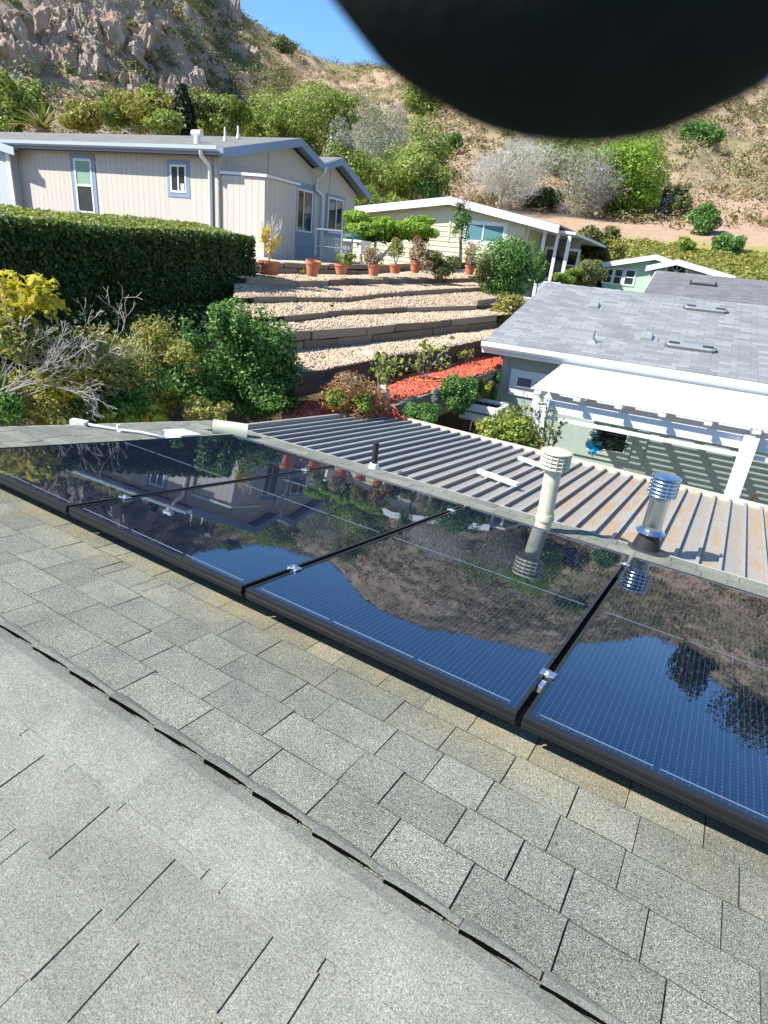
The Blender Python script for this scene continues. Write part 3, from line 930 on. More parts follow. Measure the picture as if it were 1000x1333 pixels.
M['win_dark'] = glass_mat('dark_window_glass', (.008, .01, .012))
M['blind'] = simple('green_blind', (.20, .33, .26), .7, .1)
M['curtain'] = simple('teal_curtain', (.07, .20, .22), .7, .15, 8)
M['conc'] = simple('concrete', (.42, .40, .36), .9, .12, 3, bump=.2)
M['screen'] = simple('grey_screen', (.12, .12, .12), .6, .1)

def window(root, T, x0, x1, z0, z1, y=0.0, trim=.0, trim_mat=None, frame=.045, divs=(), hdivs=(), pane=None, blinds=(), out=-1):
    """facing -y in T when out=-1: trim boards, frame with bars, glass set back"""
    pane = pane or M['win']
    if trim:
        mb = MB(T); tm = trim_mat or M['white_trim']
        a, b = y + out * .03, y + .0
        mb.box((x0 - trim, min(a, b), z0 - trim), (x0, max(a, b), z1 + trim)); mb.box((x1, min(a, b), z0 - trim), (x1 + trim, max(a, b), z1 + trim))
        mb.box((x0, min(a, b), z1), (x1, max(a, b), z1 + trim)); mb.box((x0, min(a, b), z0 - trim), (x1, max(a, b), z0))
        obj('window_trim', mb, tm, root)
    mb = MB(T); ya, yb = y + out * .042, y + out * .002
    f = frame
    def bx(a, b, c, d): mb.box((a, min(ya, yb), b), (c, max(ya, yb), d))
    bx(x0, z0, x0 + f, z1); bx(x1 - f, z0, x1, z1); bx(x0 + f, z0, x1 - f, z0 + f); bx(x0 + f, z1 - f, x1 - f, z1)
    for d in divs: bx(x0 + (x1 - x0) * d - f * .4, z0 + f, x0 + (x1 - x0) * d + f * .4, z1 - f)
    for d in hdivs: bx(x0 + f, z0 + (z1 - z0) * d - f * .45, x1 - f, z0 + (z1 - z0) * d + f * .45)
    w = obj('window_frame', mb, M['white_trim'], root)
    xs_ = [0] + list(divs) + [1]; zs_ = [0] + list(hdivs) + [1]
    for i in range(len(xs_) - 1):
        for j in range(len(zs_) - 1):
            mb = MB(T); yy = y + out * .018
            mb.box((x0 + (x1 - x0) * xs_[i] + f * .3, yy - .003, z0 + (z1 - z0) * zs_[j] + f * .3), (x0 + (x1 - x0) * xs_[i + 1] - f * .3, yy + .003, z0 + (z1 - z0) * zs_[j + 1] - f * .3))
            pm = pane[(i + j) % len(pane)] if isinstance(pane, list) else pane
            obj('pane', mb, pm, w)
    return w

def boards(root, T, x0, x1, z0f, z1f, y0, y1, pitch, mat_, name='siding_board', gap=.007, axis='x'):
    """vertical boards with recessed joints; z limits may be functions of x"""
    x = x0
    while x < x1 - .02:
        xe = min(x + pitch, x1)
        a = z1f(x) if callable(z1f) else z1f; b = z1f(xe) if callable(z1f) else z1f
        mb = MB(T)
        if axis == 'x':
            mb.hexa([(x + gap / 2, y0, z0f), (xe - gap / 2, y0, z0f), (xe - gap / 2, y1, z0f), (x + gap / 2, y1, z0f), (x + gap / 2, y0, a), (xe - gap / 2, y0, b), (xe - gap / 2, y1, b), (x + gap / 2, y1, a)])
        else:
            mb.hexa([(y0, x + gap / 2, z0f), (y1, x + gap / 2, z0f), (y1, xe - gap / 2, z0f), (y0, xe - gap / 2, z0f), (y0, x + gap / 2, a), (y1, x + gap / 2, a), (y1, xe - gap / 2, b), (y0, xe - gap / 2, b)])
        obj(name, mb, mat_, root)
        x = xe

# ---------------------------------------------------------------- pale green house
GO = np.array([-2.72, 9.88])
GT = frame_T(GO)
green = thing('green_house', 'pale green house with light grey shingle roof and white lattice patio cover', 'house', (GO[0] + 4, GO[1] + 3, -2.9))
GE, GR, GW = -.13, .90, 8.7           # eave and ridge heights, wall to wall depth
mb = MB(GT); mb.box((0, 0, -3.2), (13, GW - .7, GE - .10)); obj('wall', mb, M['green_wall'], green)
mb = MB(GT); mb.prism([(-.001, 0, GE - .10), (-.001, GW - .7, GE - .10), (-.001, (GW - .7) / 2, GR - .12)], (.1, 0, 0)); obj('gable_wall', mb, M['green_wall'], green)
yr = (GW - .7) / 2
mb = MB(GT)
mb.hexa([(-.33, -.42, GE - .02), (13.3, -.42, GE - .02), (13.3, yr, GR - .02), (-.33, yr, GR - .02), (-.33, -.42, GE + .02), (13.3, -.42, GE + .02), (13.3, yr, GR + .02), (-.33, yr, GR + .02)])
mb.hexa([(-.33, yr + .001, GR - .02), (13.3, yr + .001, GR - .02), (13.3, GW - .2, GE - .02), (-.33, GW - .2, GE - .02), (-.33, yr + .001, GR + .02), (13.3, yr + .001, GR + .02), (13.3, GW - .2, GE + .02), (-.33, GW - .2, GE + .02)])
obj('roof', mb, M['roof_grey'], green)
# ridge caps one by one
x = -.33
while x < 6.5:
    mb = MB(GT); mb.hexa([(x, yr - .11, GR - .005), (x + .30, yr - .11, GR - .012), (x + .30, yr + .11, GR - .012), (x, yr + .11, GR - .005), (x, yr - .03, GR + .05), (x + .30, yr - .03, GR + .036), (x + .30, yr + .03, GR + .036), (x, yr + .03, GR + .05)])
    obj('ridge_cap', mb, M['roof_grey'], green); x += .27
for (n_, a, b, za, zb) in (('fascia', -.43, -.40, -.20, .0), ('gutter', -.53, -.432, -.12, .012)):
    mb = MB(GT)
    if n_ == 'gutter':
        mb.prism([(-.36, a, GE + zb), (-.36, a + .018, GE + zb), (-.36, a + .018, GE + za + .02), (-.36, b, GE + za + .02), (-.36, b, GE + za), (-.36, a + .03, GE + za), (-.36, a, GE + za + .05)], EX * 13.7)
    else: mb.box((-.35, a, GE + za), (13.3, b, GE + zb))
    obj(n_, mb, M['white_trim'], green)
mb = MB(GT); mb.box((-.35, -.40, GE - .20), (13.3, -.002, GE - .17)); obj('soffit', mb, M['white_trim'], green)
mb = MB(GT); mb.prism([(-.36, -.42, GE - .18), (-.36, -.42, GE - .022), (-.36, yr, GR - .022), (-.36, yr, GR - .18)], EX * .03); mb.prism([(-.36, yr, GR - .18), (-.36, yr, GR - .022), (-.36, GW - .2, GE - .022), (-.36, GW - .2, GE - .18)], EX * .03); obj('rake_board', mb, M['white_trim'], green)
mb = MB(GT); mb.box((-.03, -.03, -3.1), (.09, -.001, GE - .21)); obj('corner_board', mb, M['green_wall'], green)
# windows: small one with its wide white surround, the second small one, the one under the cover
mb = MB(GT); mb.box((.17, -.035, -1.09), (.97, -.002, -.60)); obj('window_surround', mb, M['white_trim'], green, bevel=.006)
GT2 = frame_T(GO - EY[:2] * .036)
window(green, GT2, .31, .62, -.91, -.71, 0, frame=.02, pane=M['screen'])
window(green, GT2, .66, .78, -.90, -.74, 0, frame=.02, pane=M['screen'])
mb = MB(GT); mb.box((1.62, -.035, -1.98), (2.86, -.002, -1.30)); obj('window_surround', mb, M['green_wall'], green, bevel=.006)
window(green, GT2, 1.98, 2.52, -1.78, -1.34, 0, trim=.10, trim_mat=M['green_wall'], frame=.015, pane=M['win_dark'])
window(green, frame_T(GO), 2.95, 3.6, -.98, -.52, 0, trim=.05, frame=.03, pane=M['win_dark'])
window(green, frame_T(GO), 5.2, 6.4, -1.9, -.95, 0, trim=.06, frame=.03, divs=(.5,), pane=M['win_dark'])
# patio cover
yb_, yf_ = -.04, -2.78
zc = lambda y: -.29 + (y - yb_) * (.13 / 2.74)
for x in np.arange(1.28, 9.2, .566):
    mb = MB(GT)
    mb.prism([(x - .02, yb_, zc(yb_) - .13), (x - .02, yb_, zc(yb_) - .012), (x - .02, yf_ + .02, zc(yf_) - .012), (x - .02, yf_ + .02, zc(yf_) - .05), (x - .02, yf_ + .22, zc(yf_) - .13)], EX * .07)
    obj('rafter', mb, M['white_trim'], green)
    mb = MB(GT); mb.prism([(x - .045, yf_ + .005, zc(yf_) - .075), (x - .045, yf_ + .005, zc(yf_) - .014), (x - .045, yf_ - .035, zc(yf_) - .014), (x - .045, yf_ - .045, zc(yf_) - .05)], EX * .09); obj('rafter_tail', mb, M['white_trim'], green)
y = yf_
while y < yb_ - .06:
    z = zc(y)
    mb = MB(GT); mb.box((1.17, y, z - .001), (9.4, y + .044, z + .010)); obj('slat', mb, M['slat'], green)
    y += .0645
for yq, za, zb in ((-2.64, -.32, -.12), (-1.95, -.30, -.14)):
    mb = MB(GT); mb.box((1.2, yq, zc(yq) + za), (9.4, yq + .045, zc(yq) + zb - .02)); obj('beam', mb, M['white_trim'], green)
mb = MB(GT); mb.box((1.2, -2.66, -.84), (9.4, -2.62, -.79)); obj('lower_rail', mb, M['white_trim'], green)
for x in (1.3, 4.0, 6.9):
    mb = MB(GT); mb.box((x, -2.80, -3.0), (x + .17, -2.66, zc(-2.4) - .13)); obj('patio_post', mb, M['white_trim'], green)
mb = MB(GT); mb.box((1.0, -3.0, -3.0), (9.6, -.002, -2.84)); obj('patio_slab', mb, M['conc'], green)
# low roof vents
def roof_z(y): return GE + .02 + (y + .42) / (yr + .42) * (GR - GE)
M['vent_grey'] = simple('vent_grey', (.22, .24, .24), .5, .1)
M['vent_rim'] = simple('vent_rim', (.09, .095, .10), .5)
M['dark_ring'] = simple('dark_ring', (.03, .03, .035), .4, .1)
for (lx, ly, kind, lab) in ((1.08, 2.51, 'cap', 'small grey roof vent nearest the ridge of the light grey roof'), (1.49, .25, 'pipe', 'thin grey vent pipe low on the light grey roof'), (2.35, .93, 'cap', 'small grey roof vent in the middle of the light grey roof'),
                        (3.22, 3.22, 'sky', 'long flat roof vent near the ridge of the light grey roof'), (3.12, .70, 'sky', 'long flat roof vent lower down, above the patio cover')):
    Tq = lambda p, lx=lx, ly=ly: GT((lx + p[0], ly + p[1], roof_z(ly + p[1]) + p[2]))
    t_ = thing('roof_vent', lab, 'roof vent', Tq((0, 0, 0)), 'vents on the light grey roof')
    if kind == 'sky':
        mb = MB(Tq); pts = []
        n = 20
        mb.prism([Tq_ for Tq_ in []] or [(-.40, -.11, .0), (.40, -.11, .0), (.46, -.05, .0), (.46, .05, .0), (.40, .11, .0), (-.40, .11, .0), (-.46, .05, .0), (-.46, -.05, .0)], (0, 0, .0)) if False else None
        ring = [(-.36, -.12), (.36, -.12), (.43, -.06), (.43, .06), (.36, .12), (-.36, .12), (-.43, .06), (-.43, -.06)]
        mb.add([(a, b, 0) for a, b in ring] + [(a, b, .04) for a, b in ring], [tuple(range(7, -1, -1)), tuple(range(8, 16))] + [(i, (i + 1) % 8, 8 + (i + 1) % 8, 8 + i) for i in range(8)])
        obj('vent_rim', mb, M['vent_rim'], t_)
        mb = MB(Tq); mb.add([(a * .94, b * .78, .04) for a, b in ring] + [(a * .90, b * .7, .062) for a, b in ring], [tuple(range(7, -1, -1)), tuple(range(8, 16))] + [(i, (i + 1) % 8, 8 + (i + 1) % 8, 8 + i) for i in range(8)])
        obj('vent_lid', mb, M['vent_grey'], t_)
        for sx in (-.28, .28):
            mb = MB(Tq); mb.box((sx - .09, -.05, .0625), (sx + .09, .06, .068)); obj('vent_grille', mb, M['dark_ring'], t_)
    elif kind == 'cap':
        mb = MB(Tq); mb.box((-.2, -.17, 0), (.2, .18, .008)); obj('flashing', mb, M['vent_grey'], t_)
        mb = MB(Tq); mb.hexa([(-.11, -.13, .008), (.11, -.13, .008), (.11, .12, .008), (-.11, .12, .008), (-.10, -.13, .06), (.10, -.13, .06), (.08, .10, .10), (-.08, .10, .10)]); obj('vent_hood', mb, M['vent_grey'], t_, bevel=.01)
    else:
        mb = MB(Tq); mb.box((-.16, -.15, 0), (.16, .15, .008)); mb.hexa([(-.09, -.09, .008), (.09, -.09, .008), (.09, .09, .008), (-.09, .09, .008), (-.03, -.03, .07), (.03, -.03, .07), (.03, .03, .07), (-.03, .03, .07)]); obj('flashing', mb, M['vent_grey'], t_)
        mb = MB(); mb.tube([Tq((0, 0, .06)), Tq((0, 0, .06)) + np.array([0, 0, .16])], .026, 12); obj('pipe', mb, M['vent_grey'], t_)

# hanging ornament and basket under the cover
M['turq'] = simple('turquoise_glaze', (.03, .50, .78), .15, .15, 12)
hp = GT((2.14, -2.30, -.8))
zc_ = GT((2.19, -2.30, -1.20))
t_ = thing('hanging_ornament', 'turquoise heart shaped ornament hanging under the white patio cover', 'ornament', zc_)
mb = MB(); S = .125
hv = []
for k in range(24):
    a = 2 * math.pi * k / 24
    hx = 16 * math.sin(a) ** 3 / 16; hz = (13 * math.cos(a) - 5 * math.cos(2 * a) - 2 * math.cos(3 * a) - math.cos(4 * a)) / 16
    hv.append((hx * S, hz * S))
cent = zc_
vsx = [cent + EX * a + np.array([0, 0, b]) for a, b in hv] + [cent + EY * -.035, cent + EY * .035]
mb.add(vsx, [(k, (k + 1) % 24, 24) for k in range(24)] + [((k + 1) % 24, k, 25) for k in range(24)])
obj('heart', mb, M['turq'], t_)
mb = MB(); mb.tube([cent + EX * a * 1.08 + EY * -.01 + np.array([0, 0, c_ * 1.08]) for a, c_ in hv + hv[:1]], .012, 6); obj('heart_rim', mb, M['white'], t_)
mb = MB(); mb.tube([cent + [0, 0, .1], GT((2.14, -2.38, -.72))], .004, 4); obj('cord', mb, M['dark_ring'], t_)
M['dark_leaf'] = leaf_mat('dark_hanging_leaf', [(.02, .035, .015), (.04, .08, .03), (.03, .09, .08)])
bcn = GT((2.38, -2.25, -1.12))
t_ = thing('hanging_basket', 'dark hanging basket with trailing plant under the patio cover', 'hanging basket', bcn)
mb = MB(); mb.lathe(bcn + [0, 0, -.05], [(.05, -.04), (.11, .03), (.13, .09), (.12, .09)], 16); obj('basket', mb, M['dark_ring'], t_)
for a in range(3):
    mb = MB(); w = a * 2.09; mb.tube([bcn + np.array([math.cos(w) * .12, math.sin(w) * .12, .04]), GT((2.38, -2.38, -.74))], .004, 4); obj('chain', mb, M['dark_ring'], t_)
foliage('trailing_leaves', bcn + [0, 0, .03], (.24, .2, .17), 900, .045, M['dark_leaf'], t_, 8, seed=3)
M['teal_leaf'] = leaf_mat('teal_hanging_leaf', [(.02, .10, .11), (.05, .22, .23), (.10, .30, .30)])
foliage('teal_leaves', bcn + EX * -.24 + [0, 0, .05], (.15, .12, .12), 260, .04, M['teal_leaf'], t_, 6, seed=4)
# black rack hanging at the right
hk = GT((4.62, -2.3, -1.15))
t_ = thing('hanging_rack', 'black metal rods hanging under the patio cover beside the post', 'rack', hk)
for dx in (0, .07, .11):
    mb = MB(); mb.tube([hk + EX * dx + np.array([0, 0, .22]), hk + EX * (dx - .05) + np.array([0, 0, -.25])], .008, 6); obj('rod', mb, M['dark_ring'], t_)
mb = MB(); mb.tube([hk + EX * -.02 + np.array([0, 0, .22]), hk + EX * .14 + np.array([0, 0, .22])], .008, 6); mb.tube([hk + EX * .05 + np.array([0, 0, .22]), GT((4.67, -2.38, -.74))], .004, 4); obj('hanger_bar', mb, M['dark_ring'], t_)
wd = GT((4.42, -2.0, -1.62))
mb = MB(); mb.beam(wd, wd + EX * .05 + np.array([0, 0, .16]), .03, .03); tag(obj('wooden_chime_paddle', mb, simple('orange_wood', (.55, .27, .08), .6)), 'small orange wooden paddle hanging in the patio shade beside the post', 'chime')
mb = MB(); 

# ---------------------------------------------------------------- beige house on the upper terrace
BO = CAM[:2] + np.array([-12.94, 12.5])
BT = frame_T(BO)
beige = thing('beige_house', 'beige board sided house with blue grey trim above the clipped hedge', 'house', (BO[0] - 4, BO[1] + 3, .8))
ZB = .55
eave_z, pk1, v1, pk2, e2 = 3.22, (3.1, 4.02), (4.36, 3.62), (5.45, 3.93), (7.55, 3.12)
def top_z(y):
    return float(np.interp(y, [-.25, pk1[0], v1[0], pk2[0], e2[0]], [eave_z, pk1[1], v1[1], pk2[1], e2[1]]))
prof = [(0, ZB - 1.5), (7.2, ZB - 1.5), (7.2, top_z(7.2) - .18), (pk2[0], pk2[1] - .18), (v1[0], v1[1] - .18), (pk1[0], pk1[1] - .18), (0, top_z(0) - .2)]
mb = MB(BT); mb.prism([(-13, a, b) for a, b in prof], EX * 13); obj('wall', mb, M['beige_wall'], beige)
# front boards between the openings
wz0, wz1 = 1.47, 2.88
boards(beige, BT, -13, -5.47, ZB - .6, eave_z - .16, -.020, -.001, .2, M['beige_wall'])
boards(beige, BT, -4.43, -1.74, ZB - .6, eave_z - .16, -.020, -.001, .2, M['beige_wall'])
boards(beige, BT, -.95, -.10, ZB - .6, eave_z - .16, -.020, -.001, .2, M['beige_wall'])
for a, b in ((-5.47, -4.43), (-1.74, -.95)):
    mb = MB(BT); mb.box((a, -.020, (3.0 if a < -4 else 2.95)), (b, -.001, eave_z - .16)); obj('siding_board', mb, M['beige_wall'], beige)
    mb = MB(BT); mb.box((a, -.020, ZB - .6), (b, -.001, (1.36 if a < -4 else 2.06))); obj('siding_board', mb, M['beige_wall'], beige)
mb = MB(BT); mb.box((-.10, -.045, ZB - .6), (.02, -.001, eave_z - .17)); mb.box((.001, -.045, ZB - .6), (.03, .10, eave_z - .17)); obj('corner_board', mb, M['beige_wall'], beige)
window(beige, frame_T(BO), -5.31, -4.59, wz0, wz1, -.002, trim=.13, trim_mat=M['blue_trim'], frame=.06, hdivs=(.52,), pane=[M['win'], M['blind']])
window(beige, frame_T(BO), -1.62, -1.06, 2.18, 2.84, -.002, trim=.11, trim_mat=M['blue_trim'], frame=.05, divs=(.5,), pane=[M['win'], M['win']])
tg = MB(BT); tg.box((-1.27, -.024, 2.23), (-1.16, -.0225, 2.40)); obj('window_sticker', tg, M['white'], beige)
# roofs
def slab(root, T, pts, th, mat_, name='roof'):
    mb = MB(T); lo = [(p[0], p[1], p[2] - th) for p in pts]
    mb.hexa(lo + list(pts)); return obj(name, mb, mat_, root)
ox = .38
slab(beige, BT, [(-13.5, -.28, eave_z), (ox, -.28, eave_z), (ox, pk1[0], pk1[1] + .02), (-13.5, pk1[0], pk1[1] + .02)], .05, M['roof_brown'])
slab(beige, BT, [(-13.5, pk1[0] + .001, pk1[1] + .02), (ox, pk1[0] + .001, pk1[1] + .02), (ox, v1[0], v1[1] - .03), (-13.5, v1[0], v1[1] - .03)], .05, M['roof_brown'])
slab(beige, BT, [(-13.5, v1[0] + .002, v1[1] - .03), (ox, v1[0] + .002, v1[1] - .03), (ox, pk2[0], pk2[1]), (-13.5, pk2[0], pk2[1])], .05, M['roof_brown'])
slab(beige, BT, [(-13.5, pk2[0] + .001, pk2[1]), (ox, pk2[0] + .001, pk2[1]), (ox, e2[0], e2[1]), (-13.5, e2[0], e2[1])], .05, M['roof_brown'])
rk = [(-.30, eave_z - .02), (pk1[0], pk1[1] + .005), (v1[0] + .05, v1[1] - .05), (pk2[0], pk2[1] - .015), (e2[0] + .03, e2[1] - .02)]
for i in range(4):
    (a, za), (b, zb) = rk[i], rk[i + 1]
    mb = MB(BT); mb.prism([(ox + .001, a, za - .20), (ox + .001, b, zb - .20), (ox + .001, b, zb + .012), (ox + .001, a, za + .012)], EX * .04); obj('rake_board', mb, M['blue_trim'], beige)
    mb = MB(BT); mb.prism([(-.0, a, za - .075), (-.0, b, zb - .075), (-.0, b, zb - .06), (-.0, a, za - .06)], EX * ox); obj('soffit', mb, M['blue_trim'], beige)
mb = MB(BT); mb.box((-8.2, -.31, eave_z - .17), (ox + .04, -.282, eave_z - .01)); obj('fascia', mb, M['blue_trim'], beige)
M['gut_b'] = simple('pale_blue_gutter', (.38, .45, .53), .4, .05)
mb = MB(BT); mb.prism([(-8.2, -.42, eave_z + .02), (-8.2, -.40, eave_z + .02), (-8.2, -.40, eave_z - .08), (-8.2, -.312, eave_z - .08), (-8.2, -.312, eave_z - .10), (-8.2, -.385, eave_z - .10), (-8.2, -.42, eave_z - .06)], EX * 8.5); obj('gutter', mb, M['gut_b'], beige)
mb = MB(BT); mb.tube([(-.25, -.36, eave_z - .09), (-.25, -.34, eave_z - .2), (-.21, -.12, eave_z - .36), (-.21, -.08, eave_z - .5), (-.21, -.08, ZB - .3)], .055, 10); obj('downspout', mb, M['white_trim'], beige, autosmooth=50)
mb = MB(BT); mb.tube([(.44, v1[0] + .06, v1[1] - .12), (.42, v1[0] + .05, v1[1] - .3), (.12, v1[0] + .1, v1[1] - .42), (.08, v1[0] + .12, v1[1] - .75), (.08, v1[0] + .5, v1[1] - .86), (.08, v1[0] + .55, v1[1] - 1.0), (.08, v1[0] + .55, ZB)], .045, 8); obj('downspout', mb, M['white_trim'], beige, autosmooth=50)
# gable side: battens, windows
for y_, z_ in ((2.1, 0), (5.45, 0)):
    mb = MB(BT); mb.box((.001, y_ - .03, 2.6), (.022, y_ + .03, top_z(y_) - .26)); obj('batten', mb, M['beige_wall'], beige)
mb = MB(BT); mb.box((.001, .3, 2.98), (.02, 7.1, 3.02)); obj('batten', mb, M['beige_wall'], beige)
BS = lambda p: BT((-p[1], p[0], p[2]))      # faces +x: local x runs along the depth
for za_, zb_ in ((.70, 1.52), (2.90, 2.975)):
    mb = MB(BT); mb.box((.002, 3.30, za_), (.03, 4.62, zb_)); obj('window_panel', mb, M['blue_trim'], beige)
window(beige, BS, 3.52, 4.40, 1.60, 2.80, -.002, trim=.10, trim_mat=M['blue_trim'], frame=.05, divs=(.42,), pane=[M['win_dark'], M['win']])
window(beige, BS, 5.34, 6.32, 1.70, 2.78, -.002, trim=.09, trim_mat=M['blue_trim'], frame=.05, divs=(.55,), pane=[M['win'], M['win_dark']])
# projecting closet bay at the corner
mb = MB(BT); mb.box((.03, .05, ZB - .8), (1.42, 1.42, 2.66)); obj('bay_wall', mb, M['beige_wall'], beige)
boards(beige, BT, .05, 1.44, ZB - .6, 2.66, .030, .049, .2, M['beige_wall'], 'bay_board')
boards(beige, BT, .05, 1.42, ZB - .6, 2.64, 1.421, 1.438, .2, M['beige_wall'], 'bay_board', axis='y')
mb = MB(BT); mb.hexa([(.02, -.02, 2.68), (1.52, -.02, 2.66), (1.52, 1.5, 2.66), (.02, 1.5, 2.68), (.02, -.02, 2.75), (1.52, -.02, 2.72), (1.52, 1.5, 2.72), (.02, 1.5, 2.75)]); obj('bay_roof', mb, simple('white_blue_trim', (.62, .66, .72), .5), beige)
# roof pipes
for i, (px_, py0, py1, r_, lab) in enumerate(((257, 185, 172, .13, 'white turbine vent on the beige house roof'), (293, 181, 167, .03, 'left thin white pipe on the beige house roof'), (310, 178, 165, .03, 'right thin white pipe on the beige house roof'))):
    n_ = np.cross(EX, np.array([0, 0, 1]) * .28 + EY); 
    P = on_plane(px_, py0, np.array([0, 0, 1]) - EY * .265, BT((0, -.28, eave_z + .0)))
    t_ = thing('roof_pipe' if i else 'turbine_vent', lab, 'roof vent', P, 'vents on the beige house roof')
    hgt = (py0 - py1) * pxm(P)
    if i == 0:
        mb = MB(); mb.lathe(P, [(.09, -.05), (.08, hgt * .5)], 14); obj('vent_neck', mb, M['white'], t_)
        mb = MB(); mb.tube([P + EX * -.15 + np.array([0, 0, hgt * .75]), P + EX * .15 + np.array([0, 0, hgt * .75])], .085, 14); obj('vent_head', mb, M['white'], t_)
    else:
        mb = MB(); mb.lathe(P, [(.06, -.05), (.05, .02), (.028, .08), (.025, hgt * .95)], 12); obj('pipe', mb, M['white'], t_)
# projecting garage wing on the left
mb = MB(BT); mb.prism([(-11.5, -.3, ZB - 1), (-7.75, -.3, ZB - 1), (-7.75, -.3, 2.98), (-9.6, -.3, 3.3), (-11.5, -.3, 3.0)], EY * .27); obj('wing_wall', mb, simple('wing_grey', (.40, .44, .48), .7), beige)
mb = MB(BT); mb.box((-7.86, -.34, ZB - .6), (-7.70, -.301, 2.96)); obj('wing_corner_board', mb, M['white_trim'], beige)
slab(beige, BT, [(-9.8, -.48, 3.46), (-7.25, -.48, 3.02), (-7.25, -.32, 3.02), (-9.8, -.32, 3.46)], .06, M['roof_brown'], 'wing_roof')
mb = MB(BT); mb.prism([(-9.8, -.52, 3.28), (-7.2, -.52, 2.83), (-7.2, -.52, 3.04), (-9.8, -.52, 3.49)], EY * .035); obj('wing_rake', mb, M['gut_b'], beige)
# stacked red-brown boards above the hedge
wp = BT((-7.4, -1.2, 1.2))
t_ = thing('board_stack', 'stack of red brown boards lying behind the hedge below the beige house', 'board stack', wp)
for i in range(5):
    for j in range(4):
        mb = MB(BT); mb.box((-8.6 + random.uniform(-.1, .1), -1.9 + j * .22, 1.05 + i * .06), (-6.6 + random.uniform(-.3, .3) - i * .12, -1.9 + j * .22 + .19, 1.10 + i * .06)); obj('board', mb, simple('red_brown_wood', (.20, .07, .05), .7, .2) if (i, j) == (0, 0) else bpy.data.materials['red_brown_wood'], t_)

# ---------------------------------------------------------------- pale olive gable house behind
CO = at(590, 352, 29.0)[:2]
CT = frame_T(CO)
cream = thing('olive_house', 'pale olive lap sided house with white fascia and porch, beyond the potted plants', 'house', (CO[0], CO[1] + 3, .9))
f2 = lambda px, py, d=0: fp(px, py, CO, d)
pkx, pkz = f2(590, 262); lx, lz = f2(440, 277); rx_, rz = f2(718, 296)
wx0, wx1 = f2(440, 300)[0], f2(684, 300)[0]
bz = -.2
def cz(x): return pkz + (lz - pkz) * (pkx - x) / (pkx - lx) if x < pkx else pkz + (rz - pkz) * (x - pkx) / (rx_ - pkx)
mb = MB(CT); mb.prism([(wx0, 0, bz - 1), (wx1, 0, bz - 1), (wx1, 0, cz(wx1) - .1), (pkx, 0, pkz - .1), (wx0, 0, cz(wx0) - .1)], EY * 14); obj('wall', mb, M['cream_wall'], cream)
z = bz
wA = f2(607, 289); wB = f2(655, 318)
ww0, ww1, wz0_, wz1_ = wA[0], wB[0], wB[1], wA[1]
while z < pkz - .15:
    zt = z + .20
    def seg(a, b):
        if b - a < .05: return
        mb = MB(CT); mb.hexa([(a, -.035, z), (b, -.035, z), (b, -.001, z), (a, -.001, z), (a, -.012, zt), (b, -.012, zt), (b, -.001, zt), (a, -.001, zt)]); obj('lap_board', mb, M['cream_wall'], cream, recalc=False)
    a, b = wx0, wx1
    if zt > lz - .12:   # clip to the gable
        fr_ = (pkz - .12 - zt) / max(1e-3, (pkz - .12 - (lz - .12))); a = pkx - (pkx - lx) * max(0, fr_)
    if zt > cz(wx1) - .12:
        b = pkx + (rx_ - pkx) * max(0, (pkz - .12 - zt) / (pkz - rz))
    a = max(a, wx0); b = min(b, wx1)
    if z > wz0_ - .2 and zt < wz1_ + .2: seg(a, min(b, ww0)); seg(ww1, b)
    else: seg(a, b)
    z = zt
mb = MB(CT); mb.box((pkx - .05, -.05, 2.0), (pkx + .05, -.036, pkz - .15)); obj('batten', mb, M['cream_wall'], cream)
window(cream, CT, ww0, ww1, wz0_, wz1_, -.002, trim=.08, frame=.07, divs=(.47,), pane=[M['curtain'], M['curtain']])
for (xa, za, xb, zb) in ((lx - 1, lz - (pkz - lz) / (pkx - lx), pkx, pkz), (pkx, pkz, rx_ + .4, rz - .06)):
    mb = MB(CT); mb.prism([(xa, -.42, za - .16), (xb, -.42, zb - .16), (xb, -.42, zb + .14), (xa, -.42, za + .14)], EY * .05); obj('rake_board', mb, M['white_trim'], cream)
    slab(cream, CT, [(xa, -.37, za + .16), (xb, -.37, zb + .16), (xb, 14, zb + .16), (xa, 14, za + .16)], .08, M['roof_brown'])
# porch on the right
px1 = f2(742, 304)[0]; pzr = f2(742, 302)[1]
slab(cream, CT, [(wx1 - .1, .2, rz + .02), (px1 + .2, .2, pzr + .02), (px1 + .2, 10, pzr + .02), (wx1 - .1, 10, rz + .02)], .1, M['white_trim'], 'porch_roof')
mb = MB(CT); mb.box((wx1 - .1, 3.0, bz - 1), (px1, 3.05, rz - .1)); obj('porch_wall', mb, simple('porch_grey', (.28, .28, .25), .8), cream)
for x_ in (wx1 - .06, f2(706, 300)[0], f2(724, 300)[0], px1 - .1):
    mb = MB(CT); mb.box((x_, .25, bz - 1), (x_ + .13, .38, min(cz(min(x_, rx_)), rz) - .06 - max(0, x_ - rx_) * .12)); obj('porch_post', mb, M['white_trim'], cream)
Tp = lambda p: CT((p[0], p[1] + 2.99, p[2]))
xm = wx1 + .35
window(cream, Tp, xm, xm + .75, .9, 2.2, 0, trim=.06, frame=.05, hdivs=(.5,), pane=M['win']); window(cream, Tp, xm + 1.0, xm + 1.5, .9, 2.2, 0, trim=.06, frame=.05, hdivs=(.5,), pane=M['win_dark'])
mb = MB(CT); mb.box((wx1, .28, .75), (px1, .33, .81)); mb.box((wx1, .28, bz - .6), (px1, .33, .10)); obj('porch_rail', mb, M['white_trim'], cream)
mb = MB(CT); mb.box((f2(706, 300)[0] + .14, .29, .11), (px1 - .1, .32, .74)); obj('porch_panel', mb, M['gut_b'], cream)
x_ = f2(728, 300)[0]
